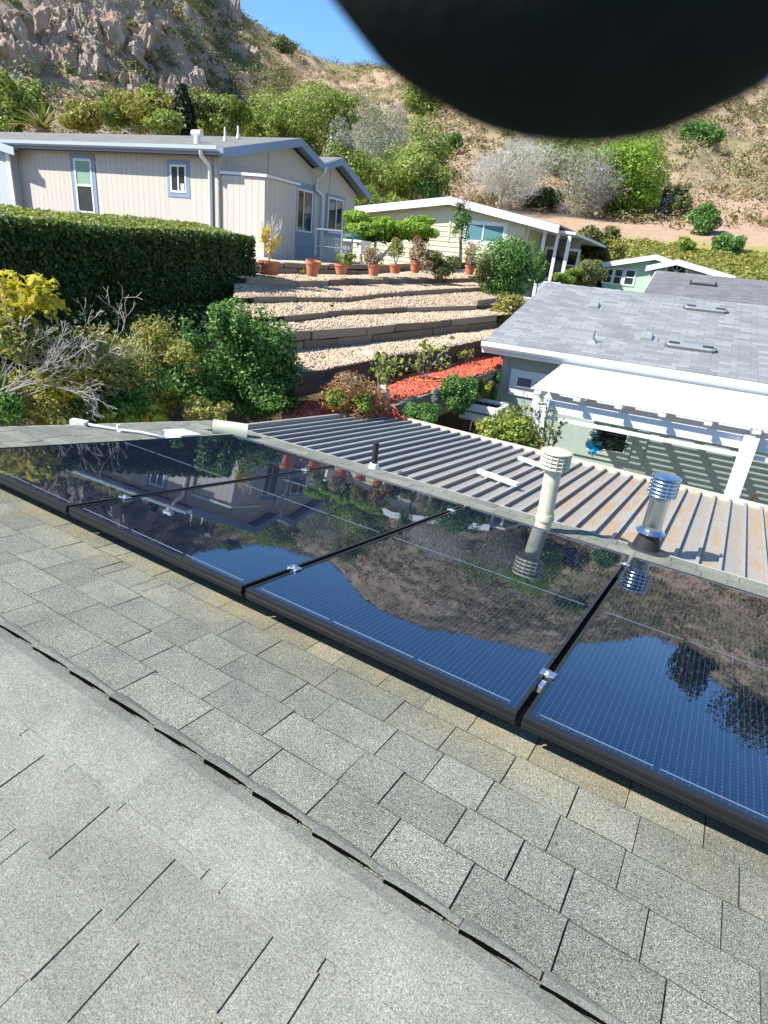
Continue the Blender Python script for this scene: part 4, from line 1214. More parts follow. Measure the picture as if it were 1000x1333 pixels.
mb = MB(CT); mb.box((x_, .27, .85), (px1 - .12, .30, pzr - .25)); obj('porch_glass', mb, M['win_dark'], cream)

# ---------------------------------------------------------------- far mint house
DO = at(820, 380, 36.0)[:2]
DT = frame_T(DO)
mint = thing('mint_house', 'small mint green house with white gables and an arched fan window', 'house', (DO[0], DO[1] + 3, -.5))
g2 = lambda px, py, d=0: fp(px, py, DO, d)
p1 = g2(855, 335); l1 = g2(786, 345); 
q1 = g2(884, 344); ql = g2(849, 351); qr = g2(950, 364)
base = -1.5
xr = p1[0] + (p1[0] - l1[0])
sl = (p1[1] - l1[1]) / (p1[0] - l1[0])
mb = MB(DT); mb.prism([(l1[0] + .15, 0, base), (xr, 0, base), (xr, 0, l1[1]), (p1[0], 0, p1[1] - .1), (l1[0] + .15, 0, l1[1] - .05)], EY * 12); obj('wall', mb, M['mint_wall'], mint)
for (xa, za, xb, zb) in ((l1[0] - .2, l1[1] - .05, p1[0], p1[1]), (p1[0], p1[1], xr, l1[1] - .05)):
    mb = MB(DT); mb.prism([(xa, -.4, za - .12), (xb, -.4, zb - .12), (xb, -.4, zb + .12), (xa, -.4, za + .12)], EY * .06); obj('rake_board', mb, M['white_trim'], mint)
    slab(mint, DT, [(xa, -.34, za + .14), (xb, -.34, zb + .14), (xb, 12, zb + .14), (xa, 12, za + .14)], .06, M['roof_brown'])
mb = MB(DT); mb.prism([(ql[0] + .1, -2.5, base), (qr[0], -2.5, base), (qr[0], -2.5, qr[1] - .2), (q1[0], -2.5, q1[1] - .12), (ql[0] + .1, -2.5, ql[1] - .12)], EY * 2.48); obj('front_wall', mb, M['mint_wall'], mint)
for (xa, za, xb, zb) in ((ql[0] - .1, ql[1] - .03, q1[0], q1[1]), (q1[0], q1[1], qr[0] + .1, qr[1])):
    mb = MB(DT); mb.prism([(xa, -2.9, za - .12), (xb, -2.9, zb - .12), (xb, -2.9, zb + .12), (xa, -2.9, za + .12)], EY * .06); obj('rake_board', mb, M['white_trim'], mint)
    slab(mint, DT, [(xa, -2.84, za + .14), (xb, -2.84, zb + .14), (xb, 0, zb + .14), (xa, 0, za + .14)], .06, M['roof_brown'])
for (a, b) in (((788, 349), (797, 369)), ((800, 349), (811, 371)), ((813, 350), (824, 372))):
    A, B = g2(*a), g2(*b); window(mint, DT, A[0], B[0], B[1], A[1], -.002, trim=.04, frame=.05, hdivs=(.5,), pane=M['win'])
for (a, b) in (((850, 354), (858, 368)), ((866, 356), (878, 368)), ((879, 357), (889, 369))):
    A, B = fp(*a, DO, -2.5), fp(*b, DO, -2.5); window(mint, lambda p: DT((p[0], p[1] - 2.5, p[2])), A[0], B[0], B[1], A[1], -.002, trim=.04, frame=.05, hdivs=(.5,), pane=M['win'])
A = fp(880, 355, DO, -2.5); r_ = .42
mb = MB(DT)
for k in range(10):
    a0, a1 = math.pi * k / 10, math.pi * (k + 1) / 10
    mb.prism([(A[0] + math.cos(a0) * r_, -2.53, A[1] + math.sin(a0) * r_), (A[0] + math.cos(a1) * r_, -2.53, A[1] + math.sin(a1) * r_), (A[0] + math.cos(a1) * (r_ + .09), -2.53, A[1] + math.sin(a1) * (r_ + .09)), (A[0] + math.cos(a0) * (r_ + .09), -2.53, A[1] + math.sin(a0) * (r_ + .09))], EY * .028)
for a in (45, 90, 135): mb.beam((A[0], -2.52, A[1]), (A[0] + math.cos(R(a)) * r_, -2.52, A[1] + math.sin(R(a)) * r_), .05, .03, up=(0, 1, 0)) if False else mb.prism([(A[0] - .02, -2.525, A[1]), (A[0] + .02, -2.525, A[1]), (A[0] + .02 + math.cos(R(a)) * r_, -2.525, A[1] + math.sin(R(a)) * r_), (A[0] - .02 + math.cos(R(a)) * r_, -2.525, A[1] + math.sin(R(a)) * r_)], EY * .02)
fw = obj('fan_window', mb, M['white_trim'], mint)
mb = MB(DT); mb.prism([(A[0] + math.cos(math.pi * k / 12) * r_, -2.512, A[1] + math.sin(math.pi * k / 12) * r_) for k in range(13)], EY * .01); obj('pane', mb, M['win_dark'], fw)

# ---------------------------------------------------------------- dark grey roofed house behind the green one
HO = at(845, 384, 20.8)
HT = frame_T(HO[:2])
dark = thing('dark_roof_house', 'house with dark grey shingle roof behind the light grey roof', 'house', (HO[0] + 3, HO[1] + 3, -2.5))
hr = on_plane(889, 357, EY, HO + EY * 4.0); hz0, hz1 = HO[2], hr[2]
hxl = float((hr - HO) @ EX)
hd = (hz1 - hz0)
slab(dark, HT, [(-.2, -.6, hz0 - .15), (16, -.6, hz0 - .15), (16, 4.0, hz1), (-.2 + 0, 4.0, hz1)], .06, M['roof_dark'])
slab(dark, HT, [(-.2, 4.001, hz1), (16, 4.001, hz1), (16, 8.6, hz0 - .15), (-.2, 8.6, hz0 - .15)], .06, M['roof_dark'])
mb = MB(HT); mb.prism([(.2, 0, -2.9), (.2, 8, -2.9), (.2, 8, hz0 - .1), (.2, 4, hz1 - .15), (.2, 0, hz0 - .1)], EX * 15); obj('wall', mb, simple('house_wall_grey', (.42, .42, .42), .8), dark)
mb = MB(HT); mb.prism([(-.23, -.6, hz0 - .33), (-.23, 4, hz1 - .18), (-.23, 4, hz1 + .01), (-.23, -.6, hz0 - .14)], EX * .028); obj('rake_board', mb, M['white_trim'], dark)
x = -.2
while x < 9:
    mb = MB(HT); mb.hexa([(x, 3.88, hz1 - .02), (x + .3, 3.88, hz1 - .03), (x + .3, 4.12, hz1 - .03), (x, 4.12, hz1 - .02), (x, 3.97, hz1 + .05), (x + .3, 3.97, hz1 + .04), (x + .3, 4.03, hz1 + .04), (x, 4.03, hz1 + .05)]); obj('ridge_cap', mb, M['roof_dark'], dark); x += .27
P = on_plane(915, 370, np.array([0, 0, 1]) - EY * (hd + .15) / 4.6, HT((0, -.6, hz0 - .15)))
mb = MB(); mb.T = None
Tq = lambda p: P + EX * p[0] + EY * p[1] + np.array([0, 0, p[1] * (hd + .15) / 4.6 + p[2]])
t_ = thing('roof_vent', 'flat dark vent on the dark grey roof behind', 'roof vent', P)
mb = MB(Tq); mb.box((-.4, -.25, 0), (.4, .25, .06)); obj('vent_base', mb, M['dark_ring'], t_); mb = MB(Tq); mb.box((-.34, -.2, .061), (.34, .2, .085)); obj('vent_lid', mb, M['roof_dark'], t_)

# ================================================================ TERRACED SLOPE
E_ = {   # timber walls: front top edge as (pixel x, pixel y, distance), height
    'E5': ([(330, 497, 7.0), (388, 488, 7.9), (482, 468, 9.2), (555, 457, 10.6), (608, 446, 12.0), (650, 438, 13.4)], .33, 2),
    'E4': ([(330, 436, 8.6), (380, 431, 9.4), (475, 426, 10.8), (560, 418, 12.4), (644, 410, 14.5)], .30, 2),
    'E3': ([(330, 412, 9.6), (395, 410, 10.8), (450, 403, 11.9), (540, 400, 13.8), (618, 398, 15.3), (662, 394, 16.4)], .11, 1),
    'E2': ([(318, 387, 11.0), (355, 386, 12.0), (457, 387, 13.3), (500, 381, 14.0), (580, 376, 16.0), (656, 372, 18.0)], .11, 1),
    'E1': ([(310, 360, 12.4), (392, 366, 13.8), (500, 363, 15.5), (632, 362, 19.0)], .13, 1),
    'E0': ([(310, 340, 14.0), (395, 343, 15.4), (470, 346, 17.0), (540, 342, 19.0), (640, 340, 21.5)], .24, 2)}
ends_px = {'E5': (388, 642), 'E4': (360, 648), 'E3': (372, 622), 'E2': (338, 657), 'E1': (322, 640), 'E0': (322, 600)}
def edge_pt(k, px, dz=0.0):
    pts = E_[k][0]; X = [p[0] for p in pts]
    if px <= X[-1]: y = np.interp(px, X, [p[1] for p in pts]); D = np.interp(px, X, [p[2] for p in pts])
    else:
        a, b = pts[-2], pts[-1]; q = (px - a[0]) / (b[0] - a[0]); y = a[1] + q * (b[1] - a[1]); D = a[2] + q * (b[2] - a[2])
    P = at(px, y, D); P[2] += dz
    return P
def wood_mat(name='weathered_sleeper', c0=(.17, .125, .085), c1=(.31, .25, .185)):
    mt, t, p = nodes_of(name)
    oi = t.nodes.new('ShaderNodeObjectInfo')
    c = mixc(t, oi.outputs['Random'], c0, c1)
    g = t.nodes.new('ShaderNodeNewGeometry'); mp = t.nodes.new('ShaderNodeMapping'); t.links.new(g.outputs['Position'], mp.inputs[0]); mp.inputs['Scale'].default_value = (6, 1.5, 30)
    n = noise_(t, 3, 5, .65, mp.outputs[0])
    c = mixc(t, 1.0, c, math_(t, 'MULTIPLY_ADD', n, 1.0, .45), 'MULTIPLY')
    t.links.new(c, p.inputs['Base Color']); p.inputs['Roughness'].default_value = .9
    bump_(t, p, n, .5, .02); return mt
M['sleeper'] = wood_mat(); M['dark_sleeper'] = wood_mat('dark_sleeper', (.05, .035, .028), (.11, .085, .07))
tl_ = {'E5': 'tall timber retaining wall behind the red mulch beds, lowest of the terraces', 'E4': 'two course timber wall second from the bottom of the gravel terraces', 'E3': 'single course timber edging third from the bottom of the gravel terraces',
       'E2': 'timber edging fourth from the bottom, ending near the round bush', 'E1': 'timber edging just below the row of terracotta pots', 'E0': 'timber edging behind the terracotta pots by the beige house'}
for k in E_:
    pts, h, rows = E_[k]; a, b = ends_px[k]
    t_ = thing('timber_wall', tl_[k], 'retaining wall', edge_pt(k, (a + b) / 2, -h), 'timber walls of the terraced slope')
    for r_ in range(rows):
        px = a + random.uniform(-8, 0)
        while px < b - 4:
            L = random.uniform(34, 80); pe = min(px + L, b)
            if b - pe < 14: pe = b
            A = edge_pt(k, px + .5, -h * (r_ + .5) / rows); B = edge_pt(k, pe - .5, -h * (r_ + .5) / rows)
            A[2] += random.uniform(-.012, .02); B[2] += random.uniform(-.012, .02)
            d = B - A; nrm = np.array([-d[1], d[0], 0]); nrm /= np.linalg.norm(nrm)
            off = nrm * (.055 + random.uniform(-.012, .012) + (.02 * r_ * -1))
            mb = MB(); mb.beam(A + off, B + off, .11, h / rows * .94)
            obj('timber', mb, M['dark_sleeper'] if k == 'E5' else M['sleeper'], t_, bevel=.012)
            px = pe
# a short extra sleeper at the right end of the third terrace
mb = MB(); mb.beam(at(619, 394, 15.4), at(662, 388, 17.0), .12, .12); tag(obj('loose_timber', mb, M['sleeper'], bevel=.012), 'short timber stepping up at the right end of the gravel terraces', 'timber')

WEEDS = []
def gravel_mat():
    mt, t, p = nodes_of('buff_gravel')
    g = t.nodes.new('ShaderNodeNewGeometry')
    c = ramp_(t, g.outputs['Random Per Island'], [(0.0, (.28, .20, .13)), (.4, (.44, .325, .22)), (.75, (.53, .41, .29)), (1.0, (.62, .52, .41))])
    c = mixc(t, 1.0, c, math_(t, 'MULTIPLY_ADD', noise_(t, 1.2, 4), .5, .75), 'MULTIPLY')
    t.links.new(c, p.inputs['Base Color']); p.inputs['Roughness'].default_value = .9; return mt
M['gravel'] = gravel_mat()
M['gravel_bed'] = simple('gravel_bed', (.42, .34, .27), .95, .2, 8, bump=.6, bscale=25)
PXS = np.linspace(305, 668, 44)
def strip(name, lo, hi, hi_drop, rows=7, first=305):
    PXS = np.linspace(first, 668, 44)
    """earth between the top of one wall and the foot of the next"""
    A = np.array([edge_pt(lo, p) if isinstance(lo, str) else lo(p) for p in PXS]); B = np.array([edge_pt(hi, p, -hi_drop) if isinstance(hi, str) else hi(p) for p in PXS])
    G = []
    for r_ in range(rows + 1):
        q = r_ / rows
        S = A * (1 - q) + B * q
        S[:, 2] += (fbm(S[:, 0] * 2.2, S[:, 1] * 2.2, 5) - .48) * .10 * math.sin(math.pi * q) - (.015 if r_ in (0,) else 0)
        G.append(S)
    G = np.array(G); V = G.reshape(-1, 3); n = len(PXS)
    i, j = np.meshgrid(np.arange(rows), np.arange(n - 1), indexing='ij'); q = (i * n + j).ravel()
    F = np.stack([q, q + 1, q + n + 1, q + n], 1)
    o = raw_mesh(name, V, F, M['gravel_bed'], smooth=True); tag(o, kind='structure')
    return G
def scatter_stones(G, n, size, name='gravel', mat_=None, wj=1.0):
    rws, cols = G.shape[0] - 1, G.shape[1] - 1
    # even over area
    C = (G[:-1, :-1] + G[1:, 1:]) / 2
    a = np.linalg.norm(np.cross(G[1:, :-1] - G[:-1, :-1], G[:-1, 1:] - G[:-1, :-1]), axis=2).ravel(); a /= a.sum()
    k = rng.choice(rws * cols, n, p=a); i, j = k // cols, k % cols
    u, v = rng.random(n)[:, None], rng.random(n)[:, None]
    P = G[i, j] * (1 - u) * (1 - v) + G[i + 1, j] * u * (1 - v) + G[i, j + 1] * (1 - u) * v + G[i + 1, j + 1] * u * v
    s = (size * rng.uniform(.5, 1.35, n))[:, None, None]
    octa = np.array([(1, 0, 0), (0, 1, 0), (-1, 0, 0), (0, -1, 0), (0, 0, .75), (0, 0, -.5)], float)
    ang = rng.uniform(0, 6.28, n); ca, sa = np.cos(ang), np.sin(ang)
    Rm = np.zeros((n, 3, 3)); Rm[:, 0, 0] = ca; Rm[:, 0, 1] = -sa; Rm[:, 1, 0] = sa; Rm[:, 1, 1] = ca; Rm[:, 2, 2] = 1
    tl = rng.normal(0, .35, (n, 2)); Rm[:, 2, 0] = tl[:, 0]; Rm[:, 2, 1] = tl[:, 1]
    V = np.einsum('nij,kj->nki', Rm, octa) * (1 + rng.uniform(-.25, .25, (n, 6, 1))) * s + P[:, None, :] + np.array([0, 0, size * .25])
    f = np.array([(0, 1, 4), (1, 2, 4), (2, 3, 4), (3, 0, 4), (1, 0, 5), (2, 1, 5), (3, 2, 5), (0, 3, 5)])
    F = (np.arange(n)[:, None, None] * 6 + f[None]).reshape(-1, 3)
    o = raw_mesh(name, V.reshape(-1, 3), F, mat_ or M['gravel'])
    tag(o, kind='stuff'); o['label'] = 'buff gravel between the timber walls of the terraces'; return o
for lo, hi, n in (('E5', 'E4', 5200), ('E4', 'E3', 3000), ('E3', 'E2', 4600), ('E2', 'E1', 6500), ('E1', 'E0', 6500)):
    G = strip('terrace_ground', lo, hi, E_[hi][1], first={'E5': 384, 'E4': 352}.get(lo, 305)); scatter_stones(G, int(n * 2.0), .023 if lo != 'E1' else .026)
back = lambda p: np.array(list(at(p, np.interp(p, [300, 420, 560, 670], [331, 336, 340, 344]), np.interp(p, [300, 420, 560, 670], [19, 21, 25, 26]))[:2]) + [.84])
G = strip('upper_ground', 'E0', back, 0, 4)

# a few weeds on the gravel
for i, (px, py, D, w, h, lab) in enumerate(((549, 452, 10.9, 14, 12, 'small dry weed on the lowest gravel terrace'), (590, 440, 12.2, 10, 9, 'tiny weed on the lowest gravel terrace near the house'), (432, 396, 11.9, 9, 8, 'tiny green weed on the middle gravel terrace'),
                                            (395, 352, 14.6, 12, 8, 'green tuft between the first two terracotta pots'), (520, 380, 15.0, 10, 6, 'small weed against the fourth timber edging'))):
    WEEDS.append((px, py, D, w, h, lab))

# red mulch beds
def mulch_mat():
    mt, t, p = nodes_of('red_mulch')
    g = t.nodes.new('ShaderNodeNewGeometry')
    c = ramp_(t, g.outputs['Random Per Island'], [(0, (.24, .045, .028)), (.5, (.48, .09, .045)), (1, (.60, .17, .09))])
    t.links.new(c, p.inputs['Base Color']); p.inputs['Roughness'].default_value = .85; return mt
M['mulch'] = mulch_mat(); M['mulch_bed'] = simple('mulch_bed', (.34, .07, .04), .9, .2, 10, bump=.8, bscale=30)
def patch(name, cornerpx, mat_, rows=6, cols=14, bump=.05):
    A, B, C_, D_ = [at(*c) for c in cornerpx]       # near-left, near-right, far-right, far-left
    G = np.zeros((rows + 1, cols + 1, 3))
    for i in range(rows + 1):
        for j in range(cols + 1):
            u, v = j / cols, i / rows
            G[i, j] = A * (1 - u) * (1 - v) + B * u * (1 - v) + C_ * u * v + D_ * (1 - u) * v
    G[:, :, 2] += (fbm(G[:, :, 0] * 3, G[:, :, 1] * 3, 9) - .48) * bump * 2
    n = cols + 1; i, j = np.meshgrid(np.arange(rows), np.arange(cols), indexing='ij'); q = (i * n + j).ravel()
    o = raw_mesh(name, G.reshape(-1, 3), np.stack([q, q + 1, q + n + 1, q + n], 1), mat_, smooth=True); tag(o, kind='structure')
    return G
G1 = patch('mulch_bed', [(498, 531, 7.9), (657, 477, 12.2), (650, 458, 13.7), (470, 500, 9.3)], M['mulch_bed'])
scatter_stones(G1, 6000, .028, 'mulch_chips', M['mulch'])['label'] = 'red mulch chips in the upper planting bed'
G2 = patch('mulch_bed', [(360, 600, 6.4), (560, 575, 7.6), (512, 530, 8.0), (372, 522, 8.2)], M['mulch_bed'])
scatter_stones(G2, 7000, .028, 'mulch_chips', M['mulch'])['label'] = 'red mulch chips in the lower planting bed'
t_ = thing('timber_wall', 'dark timber edging in front of the red mulch bed', 'retaining wall', at(580, 505, 11), 'timber walls of the terraced slope')
for a, b in (((500, 531, 7.88), (560, 511, 9.2)), ((561, 510, 9.2), (612, 493, 10.7)), ((613, 492, 10.7), (656, 476, 12.25))):
    A, B = at(*a), at(*b)
    for r_ in range(3):
        mb = MB(); z_ = np.array([0, 0, -.06 - .15 * r_]); mb.beam(A + z_, B + z_, .12, .14); obj('timber', mb, M['sleeper'], t_, bevel=.012)
# orange hoses lying as rings round the two roses, and a pale rock
M['orange'] = simple('orange_hose', (.60, .26, .06), .5)
M['pale_rock'] = simple('pale_rock', (.55, .50, .45), .9, .15, 10, bump=.5, bscale=20)

# ================================================================ PLANTS
L = {}
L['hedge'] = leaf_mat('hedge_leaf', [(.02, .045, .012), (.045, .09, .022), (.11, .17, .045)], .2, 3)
L['hedge_top'] = leaf_mat('hedge_top_leaf', [(.12, .18, .04), (.27, .31, .09), (.38, .36, .14)], .3, 3)  # sunlit look of the hedge top put into the leaf colour
L['bush'] = leaf_mat('bush_leaf', [(.025, .06, .018), (.07, .16, .04), (.13, .26, .06), (.24, .38, .12)], .35, 3)
L['citrus'] = leaf_mat('yellow_leaf', [(.18, .24, .03), (.42, .42, .05), (.62, .52, .06), (.66, .42, .06)], .4, 2)
L['mixed'] = leaf_mat('mixed_shrub_leaf', [(.05, .09, .03), (.15, .21, .05), (.32, .34, .09), (.46, .34, .12), (.22, .27, .07)], .35, 2.2)
L['lime'] = leaf_mat('lime_leaf', [(.09, .16, .03), (.19, .29, .04), (.32, .38, .08)], .4, 3)
L['tree'] = leaf_mat('tree_leaf', [(.07, .11, .035), (.17, .23, .06), (.28, .34, .08), (.38, .43, .12)], .35, .5)
L['olive'] = leaf_mat('olive_leaf', [(.06, .08, .03), (.13, .15, .05), (.22, .22, .08)], .3, .4)
L['golden'] = leaf_mat('golden_leaf', [(.14, .15, .04), (.28, .27, .06), (.36, .32, .09)], .3, .4)
L['topiary'] = leaf_mat('topiary_leaf', [(.10, .19, .02), (.22, .36, .04), (.36, .48, .08)], .4, 3)
L['hill_gold'] = leaf_mat('hill_gold_leaf', [(.14, .11, .05), (.23, .185, .08), (.30, .25, .12)], .25, .5)
L['bank'] = leaf_mat('bank_leaf', [(.14, .16, .035), (.25, .26, .06), (.34, .31, .10)], .3, .5)
L['pale_tree'] = leaf_mat('pale_grey_green_leaf', [(.20, .21, .17), (.28, .30, .22), (.36, .37, .30)], .3, .5)
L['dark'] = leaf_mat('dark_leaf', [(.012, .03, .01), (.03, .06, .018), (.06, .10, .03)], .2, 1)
L['conifer'] = leaf_mat('conifer_leaf', [(.008, .016, .006), (.02, .035, .012), (.04, .06, .02)], .15, 1)
L['reddish'] = leaf_mat('reddish_leaf', [(.16, .13, .045), (.36, .15, .08), (.36, .20, .10), (.20, .22, .08)], .3, 3)
L['dry'] = leaf_mat('dry_leaf', [(.26, .19, .12), (.34, .255, .165), (.40, .31, .20)], .25, 1)
L['grey'] = leaf_mat('grey_leaf', [(.16, .18, .16), (.26, .29, .27), (.30, .30, .28)], .25, 1)
L['yellow_flower'] = leaf_mat('yellow_flower_leaf', [(.55, .38, .02), (.68, .48, .04), (.40, .34, .05)], .3, 3)
L['glossy'] = leaf_mat('glossy_leaf', [(.03, .07, .02), (.12, .19, .03), (.30, .33, .05), (.45, .42, .10)], .3, 2.5)
M['bark'] = simple('bark', (.16, .12, .09), .9, .25, 12, bump=.4)
M['grey_bark'] = simple('grey_bark', (.34, .325, .30), .9, .2, 10)
M['pale_bark'] = simple('pale_bark', (.50, .485, .45), .85, .2, 10)
M['terracotta'] = simple('terracotta', (.50, .17, .09), .8, .12, 6)
M['pot_soil'] = simple('pot_soil', (.05, .035, .025), .95)

# ---- clipped hedge
hR = at(331, 306, 13.0); hL = at(-140, 270, 8.6); hR[2] = 1.27; hL[2] = 1.10
dv = hL - hR; dv[2] = 0; ln = np.linalg.norm(dv); dv /= ln; nb = np.array([dv[1], -dv[0], 0]); nb = nb if nb[0] < 0 else -nb
HW, HB = 1.35, -.75
t_ = thing('clipped_hedge', 'long dark green box clipped hedge in front of the beige house', 'hedge', hR * [1, 1, 0] + [0, 0, HB])
def hedge_pts(n, face):
    u = rng.random(n) * ln; 
    top = lambda u: hR[2] + (hL[2] - hR[2]) * u / ln
    wav = (fbm(u * 1.1, np.full(n, 3.3), 7) - .5) * .10
    if face == 'top':
        v = rng.random(n) * HW; z = top(u) + wav + rng.uniform(-.07, .02, n) - .05 + .20 * v / HW; e = np.minimum(v, HW - v); z -= np.exp(-e / .05) * .06; nn = np.tile([0, 0, 1.0], (n, 1))
    elif face == 'front':
        w = rng.random(n); z = HB + (top(u) + wav - HB) * w; v = rng.uniform(-.04, .10, n) + (fbm(u * 2.5, z * 2.5, 17) - .5) * .22; nn = np.tile(-nb, (n, 1))
    elif face == 'end':
        w = rng.random(n); v = rng.random(n) * HW; z = HB + (top(0 * u) - HB) * w; u = rng.uniform(-.05, .08, n) + (fbm(v * 3, z * 3, 27) - .5) * .2; nn = np.tile(-dv, (n, 1))
    P = hR[None] * [1, 1, 0] + dv[None] * u[:, None] + nb[None] * v[:, None]; P[:, 2] = z
    return P, nn
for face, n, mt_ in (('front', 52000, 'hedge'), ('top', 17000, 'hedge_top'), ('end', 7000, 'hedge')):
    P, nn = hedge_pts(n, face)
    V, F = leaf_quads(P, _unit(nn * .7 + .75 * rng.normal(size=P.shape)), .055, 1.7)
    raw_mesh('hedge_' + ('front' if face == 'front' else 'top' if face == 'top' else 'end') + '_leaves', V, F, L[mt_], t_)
mb = MB(); c4 = [hR + nb * .12 + dv * .1, hL + nb * .12, hL + nb * (HW - .1), hR + nb * (HW - .1) + dv * .1]
mb.hexa([np.array([p[0], p[1], HB]) for p in c4] + [np.array([p[0], p[1], p[2] - .10]) for p in c4]); obj('hedge_core', mb, simple('hedge_twigs', (.02, .018, .012), .95), t_)

def near_shrub(name, label, cat, cx, cy, wpx, hpx, D, n, leaf, mt_, lobes=16, depth=1.0, stem=True, to_ground=True, group=None, aspect=2.0, extra=None, shell=.5, lobe_r=.42, up=.35):
    if cx < 360 and D < 9: D *= 1.07
    c = at(cx, cy, D); s = pxm(c); rx, rz = wpx / 2 * s, hpx / 2 * s
    g0 = gz(c[0], c[1])
    t_ = thing(name, label, cat, (c[0], c[1], g0 if to_ground else c[2] - rz), group)
    foliage('foliage', c, (rx, rx * depth, rz), n, leaf, L[mt_], t_, lobes, shell, aspect, up, lobe_r=lobe_r)
    if extra:
        for (ex_, ey_, ew, eh, en, el, em) in extra:
            c2 = at(ex_, ey_, D - .25); s2 = pxm(c2); foliage('foliage', c2, (ew / 2 * s2, ew / 2 * s2, eh / 2 * s2), en, el, L[em], t_, 8, .4, aspect)
    if stem:
        mb = MB(); rr = random.Random(int(cx * 7 + cy))
        for k in range(4):
            a = rr.uniform(0, 6.28)
            b0 = np.array([c[0] + math.cos(a) * .06, c[1] + math.sin(a) * .06, (g0 if to_ground else c[2] - rz) - .05])
            branches(mb, b0, (math.cos(a) * .4, math.sin(a) * .4, 1.6), max(.12, (c[2] - b0[2]) * .42), max(.008, rx * .02), 2, .5, .2, 3, 5, .6, g=rr)
        obj('stems', mb, M['bark'], t_)
    return t_, c

for px, py, D, w, h, lab in WEEDS:
    near_shrub('weed', lab, 'weed', px, py, w, h, D, 90, .045, 'mixed', 5, to_ground=False, stem=False, group='weeds on the gravel terraces', shell=.1, aspect=3.0)
near_shrub('leafy_bush', 'large bright green leafy bush in front of the gravel terraces', 'bush', 338, 468, 128, 160, 7.4, 15000, .050, 'bush', 26, 1.0, extra=[(300, 425, 60, 70, 1800, .05, 'bush'), (330, 520, 130, 60, 3000, .05, 'bush')], up=.5)
near_shrub('mixed_shrub', 'olive and rusty leaved shrub between the twiggy branches and the large green bush', 'shrub', 220, 480, 130, 130, 7.6, 12000, .042, 'mixed', 26, extra=[(250, 440, 60, 60, 1200, .04, 'bush'), (195, 440, 60, 50, 1200, .04, 'golden')])
near_shrub('green_shrub', 'deep green shrub behind the pale conduit on the shingles', 'shrub', 130, 520, 170, 100, 6.6, 10000, .040, 'bush', 24, extra=[(60, 520, 130, 90, 3500, .04, 'mixed')])
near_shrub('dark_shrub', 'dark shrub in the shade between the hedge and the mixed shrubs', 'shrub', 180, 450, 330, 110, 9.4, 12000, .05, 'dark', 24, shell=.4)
near_shrub('lime_plant', 'lime green broad leaved plant just beyond the shingle eave', 'plant', 195, 540, 100, 36, 6.3, 900, .075, 'citrus', 10, .7, aspect=1.7, extra=[(160, 538, 70, 34, 500, .07, 'lime')])
near_shrub('yellow_green_plant', 'low olive green plant at the roof edge beside the large bush', 'plant', 268, 535, 70, 46, 6.4, 2600, .04, 'mixed', 10)
near_shrub('tangled_shrub', 'tangled olive and gold shrub right of the yellow citrus tree', 'shrub', 125, 470, 140, 90, 6.5, 8500, .042, 'mixed', 26, shell=.3, extra=[(90, 490, 90, 60, 1500, .045, 'citrus'), (60, 450, 80, 60, 900, .05, 'mixed')])
near_shrub('sunlit_shrub', 'sunlit green shrub left of the large leafy bush', 'shrub', 262, 500, 90, 90, 7.2, 6000, .042, 'bush', 20, extra=[(240, 470, 50, 50, 900, .04, 'mixed')])
# yellow citrus tree at the left edge
t_, c = near_shrub('citrus_tree', 'yellow leaved citrus tree at the left edge over the shingles', 'tree', 18, 415, 96, 118, 6.4, 1250, .085, 'citrus', 20, aspect=2.3, extra=[(35, 378, 86, 44, 150, .10, 'citrus'), (68, 395, 40, 50, 70, .10, 'citrus'), (20, 430, 90, 90, 1500, .055, 'mixed'), (10, 510, 120, 90, 3000, .05, 'bush'), (98, 468, 60, 50, 110, .075, 'citrus'), (70, 500, 90, 60, 300, .06, 'citrus')], shell=.15)
# bare twiggy shrub in front of it
c = at(20, 520, 6.6); rr = random.Random(5)
t_ = thing('bare_shrub', 'grey leafless twiggy shrub spreading over the left of the roof edge', 'shrub', (c[0], c[1], gz(c[0], c[1])))
mb = MB()
for (tx, ty, r_) in ((60, 480, .018), (110, 470, .016), (90, 500, .015), (30, 470, .015), (130, 440, .013), (50, 440, .012), (165, 445, .014), (175, 425, .010), (120, 500, .012), (150, 470, .010), (90, 440, .011), (140, 455, .010), (70, 455, .010), (100, 425, .010)):
    b0 = at(-20 + rr.uniform(-30, 40), 520, 6.5 + rr.uniform(-.3, .3)); e = at(tx, ty, 6.6 + rr.uniform(-.4, .4))
    branches(mb, b0, e - b0, np.linalg.norm(e - b0) * .48, r_ * .62, 5, .50, .02, 4, 6, .62, (2, 3), rr, None, .0022)
obj('branches', mb, simple('silver_twigs', (.36, .33, .29), .9, .15, 20), t_)
# sparse upright stems and leafy plant right of the metal roof
near_shrub('glossy_shrub', 'yellow green glossy shrub between the metal roof and the pale green house', 'shrub', 668, 564, 120, 66, 9.0, 4600, .060, 'glossy', 20, 1.0, extra=[(640, 570, 60, 40, 700, .06, 'glossy')])
c = at(705, 560, 9.0)
t_ = thing('upright_shrub', 'tall sparse shrub with upright leafy stems against the pale green wall', 'shrub', (c[0], c[1], gz(c[0], c[1])))
mb = MB(); PP, NN = [], []
for (tx, ty) in ((665, 525), (682, 512), (690, 530), (703, 522), (712, 520), (722, 530), (733, 545), (652, 540), (676, 535), (728, 560)):
    b0 = at(tx * .6 + 700 * .4, 585, 8.9); e = at(tx, ty, 8.9 + random.uniform(-.2, .3)); pts = [b0 + (e - b0) * q + np.array([random.uniform(-.01, .01), 0, 0]) for q in np.linspace(0, 1, 5)]
    mb.tube(pts, [.012, .010, .008, .006, .003], 5)
    for q in np.linspace(.25, 1, 26):
        P = b0 + (e - b0) * q; PP.append(P + rng.normal(size=3) * .022); NN.append(rng.normal(size=3) + [0, 0, .6])
